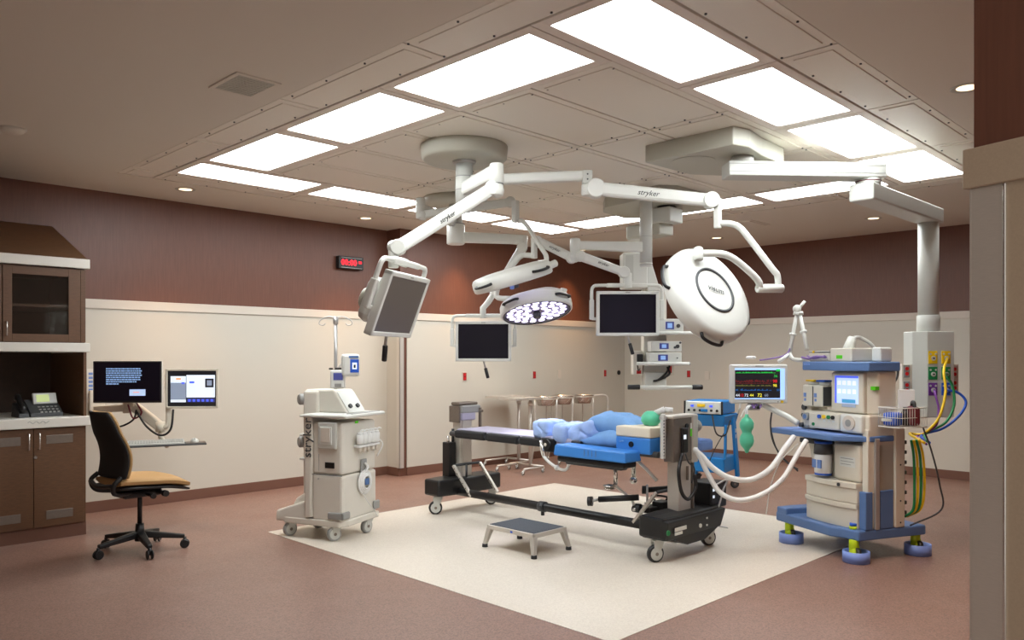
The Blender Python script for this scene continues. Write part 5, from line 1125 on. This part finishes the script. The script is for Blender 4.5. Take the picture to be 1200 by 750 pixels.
# white corrugated hoses
def hose(label, pts, r, m='hose_white', ribs=True, name='breathing_hose', cat='hose', group=None):
    b = N(m); b.tube(pts, r, seg=12, smooth_n=14)
    o = b.build(name)
    if ribs:
        me = o.data
        n = 0
        for i, v in enumerate(me.vertices):
            pass
    return tag(o, label, cat, group)
hose('upper white corrugated hose from machine to operating table', [(5.474, 2.575, 0.823), (5.335, 2.573, 0.755), (5.216, 2.622, 0.617), (5.119, 2.719, 0.540), (5.014, 2.825, 0.552), (4.974, 2.936, 0.616), (4.963, 3.019, 0.695), (4.964, 3.089, 0.737)], .020, ribs=False)
hose('lower white corrugated hose sagging between machine and table', [(5.441, 2.466, 0.809), (5.342, 2.494, 0.701), (5.231, 2.535, 0.559), (5.140, 2.628, 0.453), (5.023, 2.745, 0.405), (4.972, 2.868, 0.444), (4.953, 2.958, 0.568), (4.955, 3.027, 0.688), (4.977, 3.076, 0.737)], .018, ribs=False)
o = N('hose_white').tube([(5.495, 2.553, 0.774), (5.599, 2.733, 0.625), (5.733, 2.882, 0.402), (5.850, 2.976, 0.162)], .004).build('thin_tube'); tag(o, 'thin clear tube hanging down to the floor left of machine', 'tube')
o = N('dark_grey').tube([(5.930, 2.966, 0.980), (5.921, 2.976, 0.844), (5.964, 2.933, 0.640), (6.074, 2.822, 0.491)], .006).build('thin_cable'); tag(o, 'thin dark cable hanging behind the patient monitor', 'cable')
# basket on the right side
u = thing('wire_basket', 'white wire basket hanging on the right of the machine', 'basket', Xa @ V((.46, .10, .92)), -112.3)
bx = (.345, .52, -.12, .13); z0, z1 = .925, 1.055
b = N('white')
for z in (z0, z1, .99):
    for p, q in (((bx[0], bx[2]), (bx[1], bx[2])), ((bx[1], bx[2]), (bx[1], bx[3])), ((bx[1], bx[3]), (bx[0], bx[3])), ((bx[0], bx[3]), (bx[0], bx[2]))):
        b.cyl(Xa @ V((*p, z)), Xa @ V((*q, z)), .004 if z != .99 else .002, seg=6)
nxx = 9
for q in range(nxx + 1):
    x = bx[0] + (bx[1] - bx[0]) * q / nxx; b.cyl(Xa @ V((x, bx[2], z0)), Xa @ V((x, bx[2], z1)), .0017, seg=5); b.cyl(Xa @ V((x, bx[3], z0)), Xa @ V((x, bx[3], z1)), .0017, seg=5); b.cyl(Xa @ V((x, bx[2], z0)), Xa @ V((x, bx[3], z0)), .0017, seg=5)
for q in range(12):
    y = bx[2] + (bx[3] - bx[2]) * q / 11; b.cyl(Xa @ V((bx[1], y, z0)), Xa @ V((bx[1], y, z1)), .0017, seg=5)
b.build('wire_frame', u, True)
c = Xa @ V((.41, -.06, .932)); o = N('hose_blue').box((-.05, -.05, 0), (.05, .05, .09), .02).m('white').box((-.051, -.052, .03), (.02, -.049, .05)).build('supply_box'); o.location = c; o.rotation_euler = (0, 0, math.radians(-100)); tag(o, 'blue packet standing in the left of the wire basket', 'packet')
c = Xa @ V((.435, .035, .932)); o = N('black').box((-.03, -.035, 0), (.03, .035, .10), .015).m('dark_grey').cyl((0, 0, .1), (0, 0, .125), .02).build('supply_pouch'); o.location = c; o.rotation_euler = (0, 0, math.radians(-70)); tag(o, 'black pouch in the middle of the wire basket', 'pouch')
c = Xa @ V((.47, .06, .934)); o = N('maroon').box((-.035, -.055, 0), (.035, .055, .13), .02).m('black').tube([(0, -.04, .12), (0, -.025, .155), (0, .025, .155), (0, .04, .12)], .012).build('cuff_roll'); o.location = c; o.rotation_euler = (0, 0, math.radians(-60)); tag(o, 'dark red rolled cuff with black strap in the wire basket', 'cuff')
c = Xa @ V((.38, .10, .932)); o = N('bag_white').box((-.05, -.02, 0), (.05, .02, .24), .003).build('tissue_box'); o.location = c; o.rotation_euler = (0, 0, math.radians(-60)); tag(o, 'white upright carton at the back of the wire basket', 'carton')
# gas hoses
def gl(x, y, z): return mw(bpy.data.objects['gas_supply_head']) @ V((x, y, z))
gp = {}
for r in range(3):
    for c in range(2): gp[(r, c)] = gl(-.038 + c * .11, -.13, .475 - r * .125 - .008)
def gh_(label, m, pts, r=.0095, name='gas_hose'): 
    o = N(m).tube(pts, r, seg=8, smooth_n=8).build(name); return tag(o, label, 'hose', 'gas hoses')
back = Xa @ V((.36, .15, .86))
gh_('yellow gas hose hanging from the yellow outlet into the machine back', 'yellow', [gp[(0, 1)], (6.562, 1.903, 1.290), (6.516, 1.878, 1.131), (6.426, 1.899, 0.943), (6.345, 1.980, 0.828), (6.274, 2.052, 0.828), Xa @ V((.40, .25, .80))])
gh_('dark green gas hose from the green outlet curving to the machine', 'green', [gp[(1, 1)], (6.571, 1.894, 1.258), (6.585, 1.851, 1.181), (6.561, 1.833, 1.035), (6.483, 1.869, 0.909), (6.359, 1.966, 0.828), Xa @ V((.40, .28, .81))])
gh_('blue gas hose bulging to the right of the service head', 'hose_blue', [gp[(2, 1)], (6.580, 1.885, 1.148), (6.622, 1.815, 1.123), (6.636, 1.772, 1.054), (6.577, 1.802, 0.959), (6.470, 1.882, 0.865), (6.336, 1.989, 0.816), Xa @ V((.40, .3, .80))])
gh_('purple gas hose from the purple outlet to the machine', 'purple', [gp[(2, 0)], (6.516, 1.949, 1.116), (6.480, 1.915, 1.003), (6.408, 1.917, 0.879), (6.314, 2.011, 0.809), Xa @ V((.40, .27, .79))], .008)
for i, (m, dx, lab) in enumerate((('yellow', .075, 'outer yellow hose running down the machine back'), ('yellow', .025, 'inner yellow hose running down the machine back'), ('green', .05, 'green hose between the two yellow hoses at machine back'), ('green', 0, 'green hose closest to the rear post of the machine'))):
    gh_(lab, m, [Xa @ V((.36, .17 + dx, .82)), Xa @ V((.365, .19 + dx * 1.2, .70)), Xa @ V((.37, .19 + dx * 1.3, .50)), Xa @ V((.365, .185 + dx, .34)), Xa @ V((.32, .155 + dx * .3, .28))], .009)
gh_('black electric cable looping from the basket down to the machine base', 'dark_grey', [Xa @ V((.48, .14, .92)), Xa @ V((.50, .20, .75)), Xa @ V((.48, .30, .52)), Xa @ V((.46, .34, .34)), Xa @ V((.36, .16, .225))], .006, 'power_cable')
b = N('dark_grey').tube([(6.180, 2.147, 1.336), (6.264, 2.133, 1.298), (6.255, 2.142, 1.227), (6.157, 2.169, 1.165), (6.070, 2.187, 1.148)], .008).tube([(6.113, 2.214, 1.362), (6.128, 2.269, 1.400), (6.046, 2.282, 1.368)], .009); o = b.build('looped_cable'); tag(o, 'black and white looped cable at the right of machine top', 'cable')
t = t_am
b = N('dark_grey').box((.25, .13, .25), (.31, .17, .88), .004)
for q in range(8): b.box((.31, .135, .30 + q * .07), (.335, .16, .325 + q * .07), .003)
b.build('rear_manifold', t)
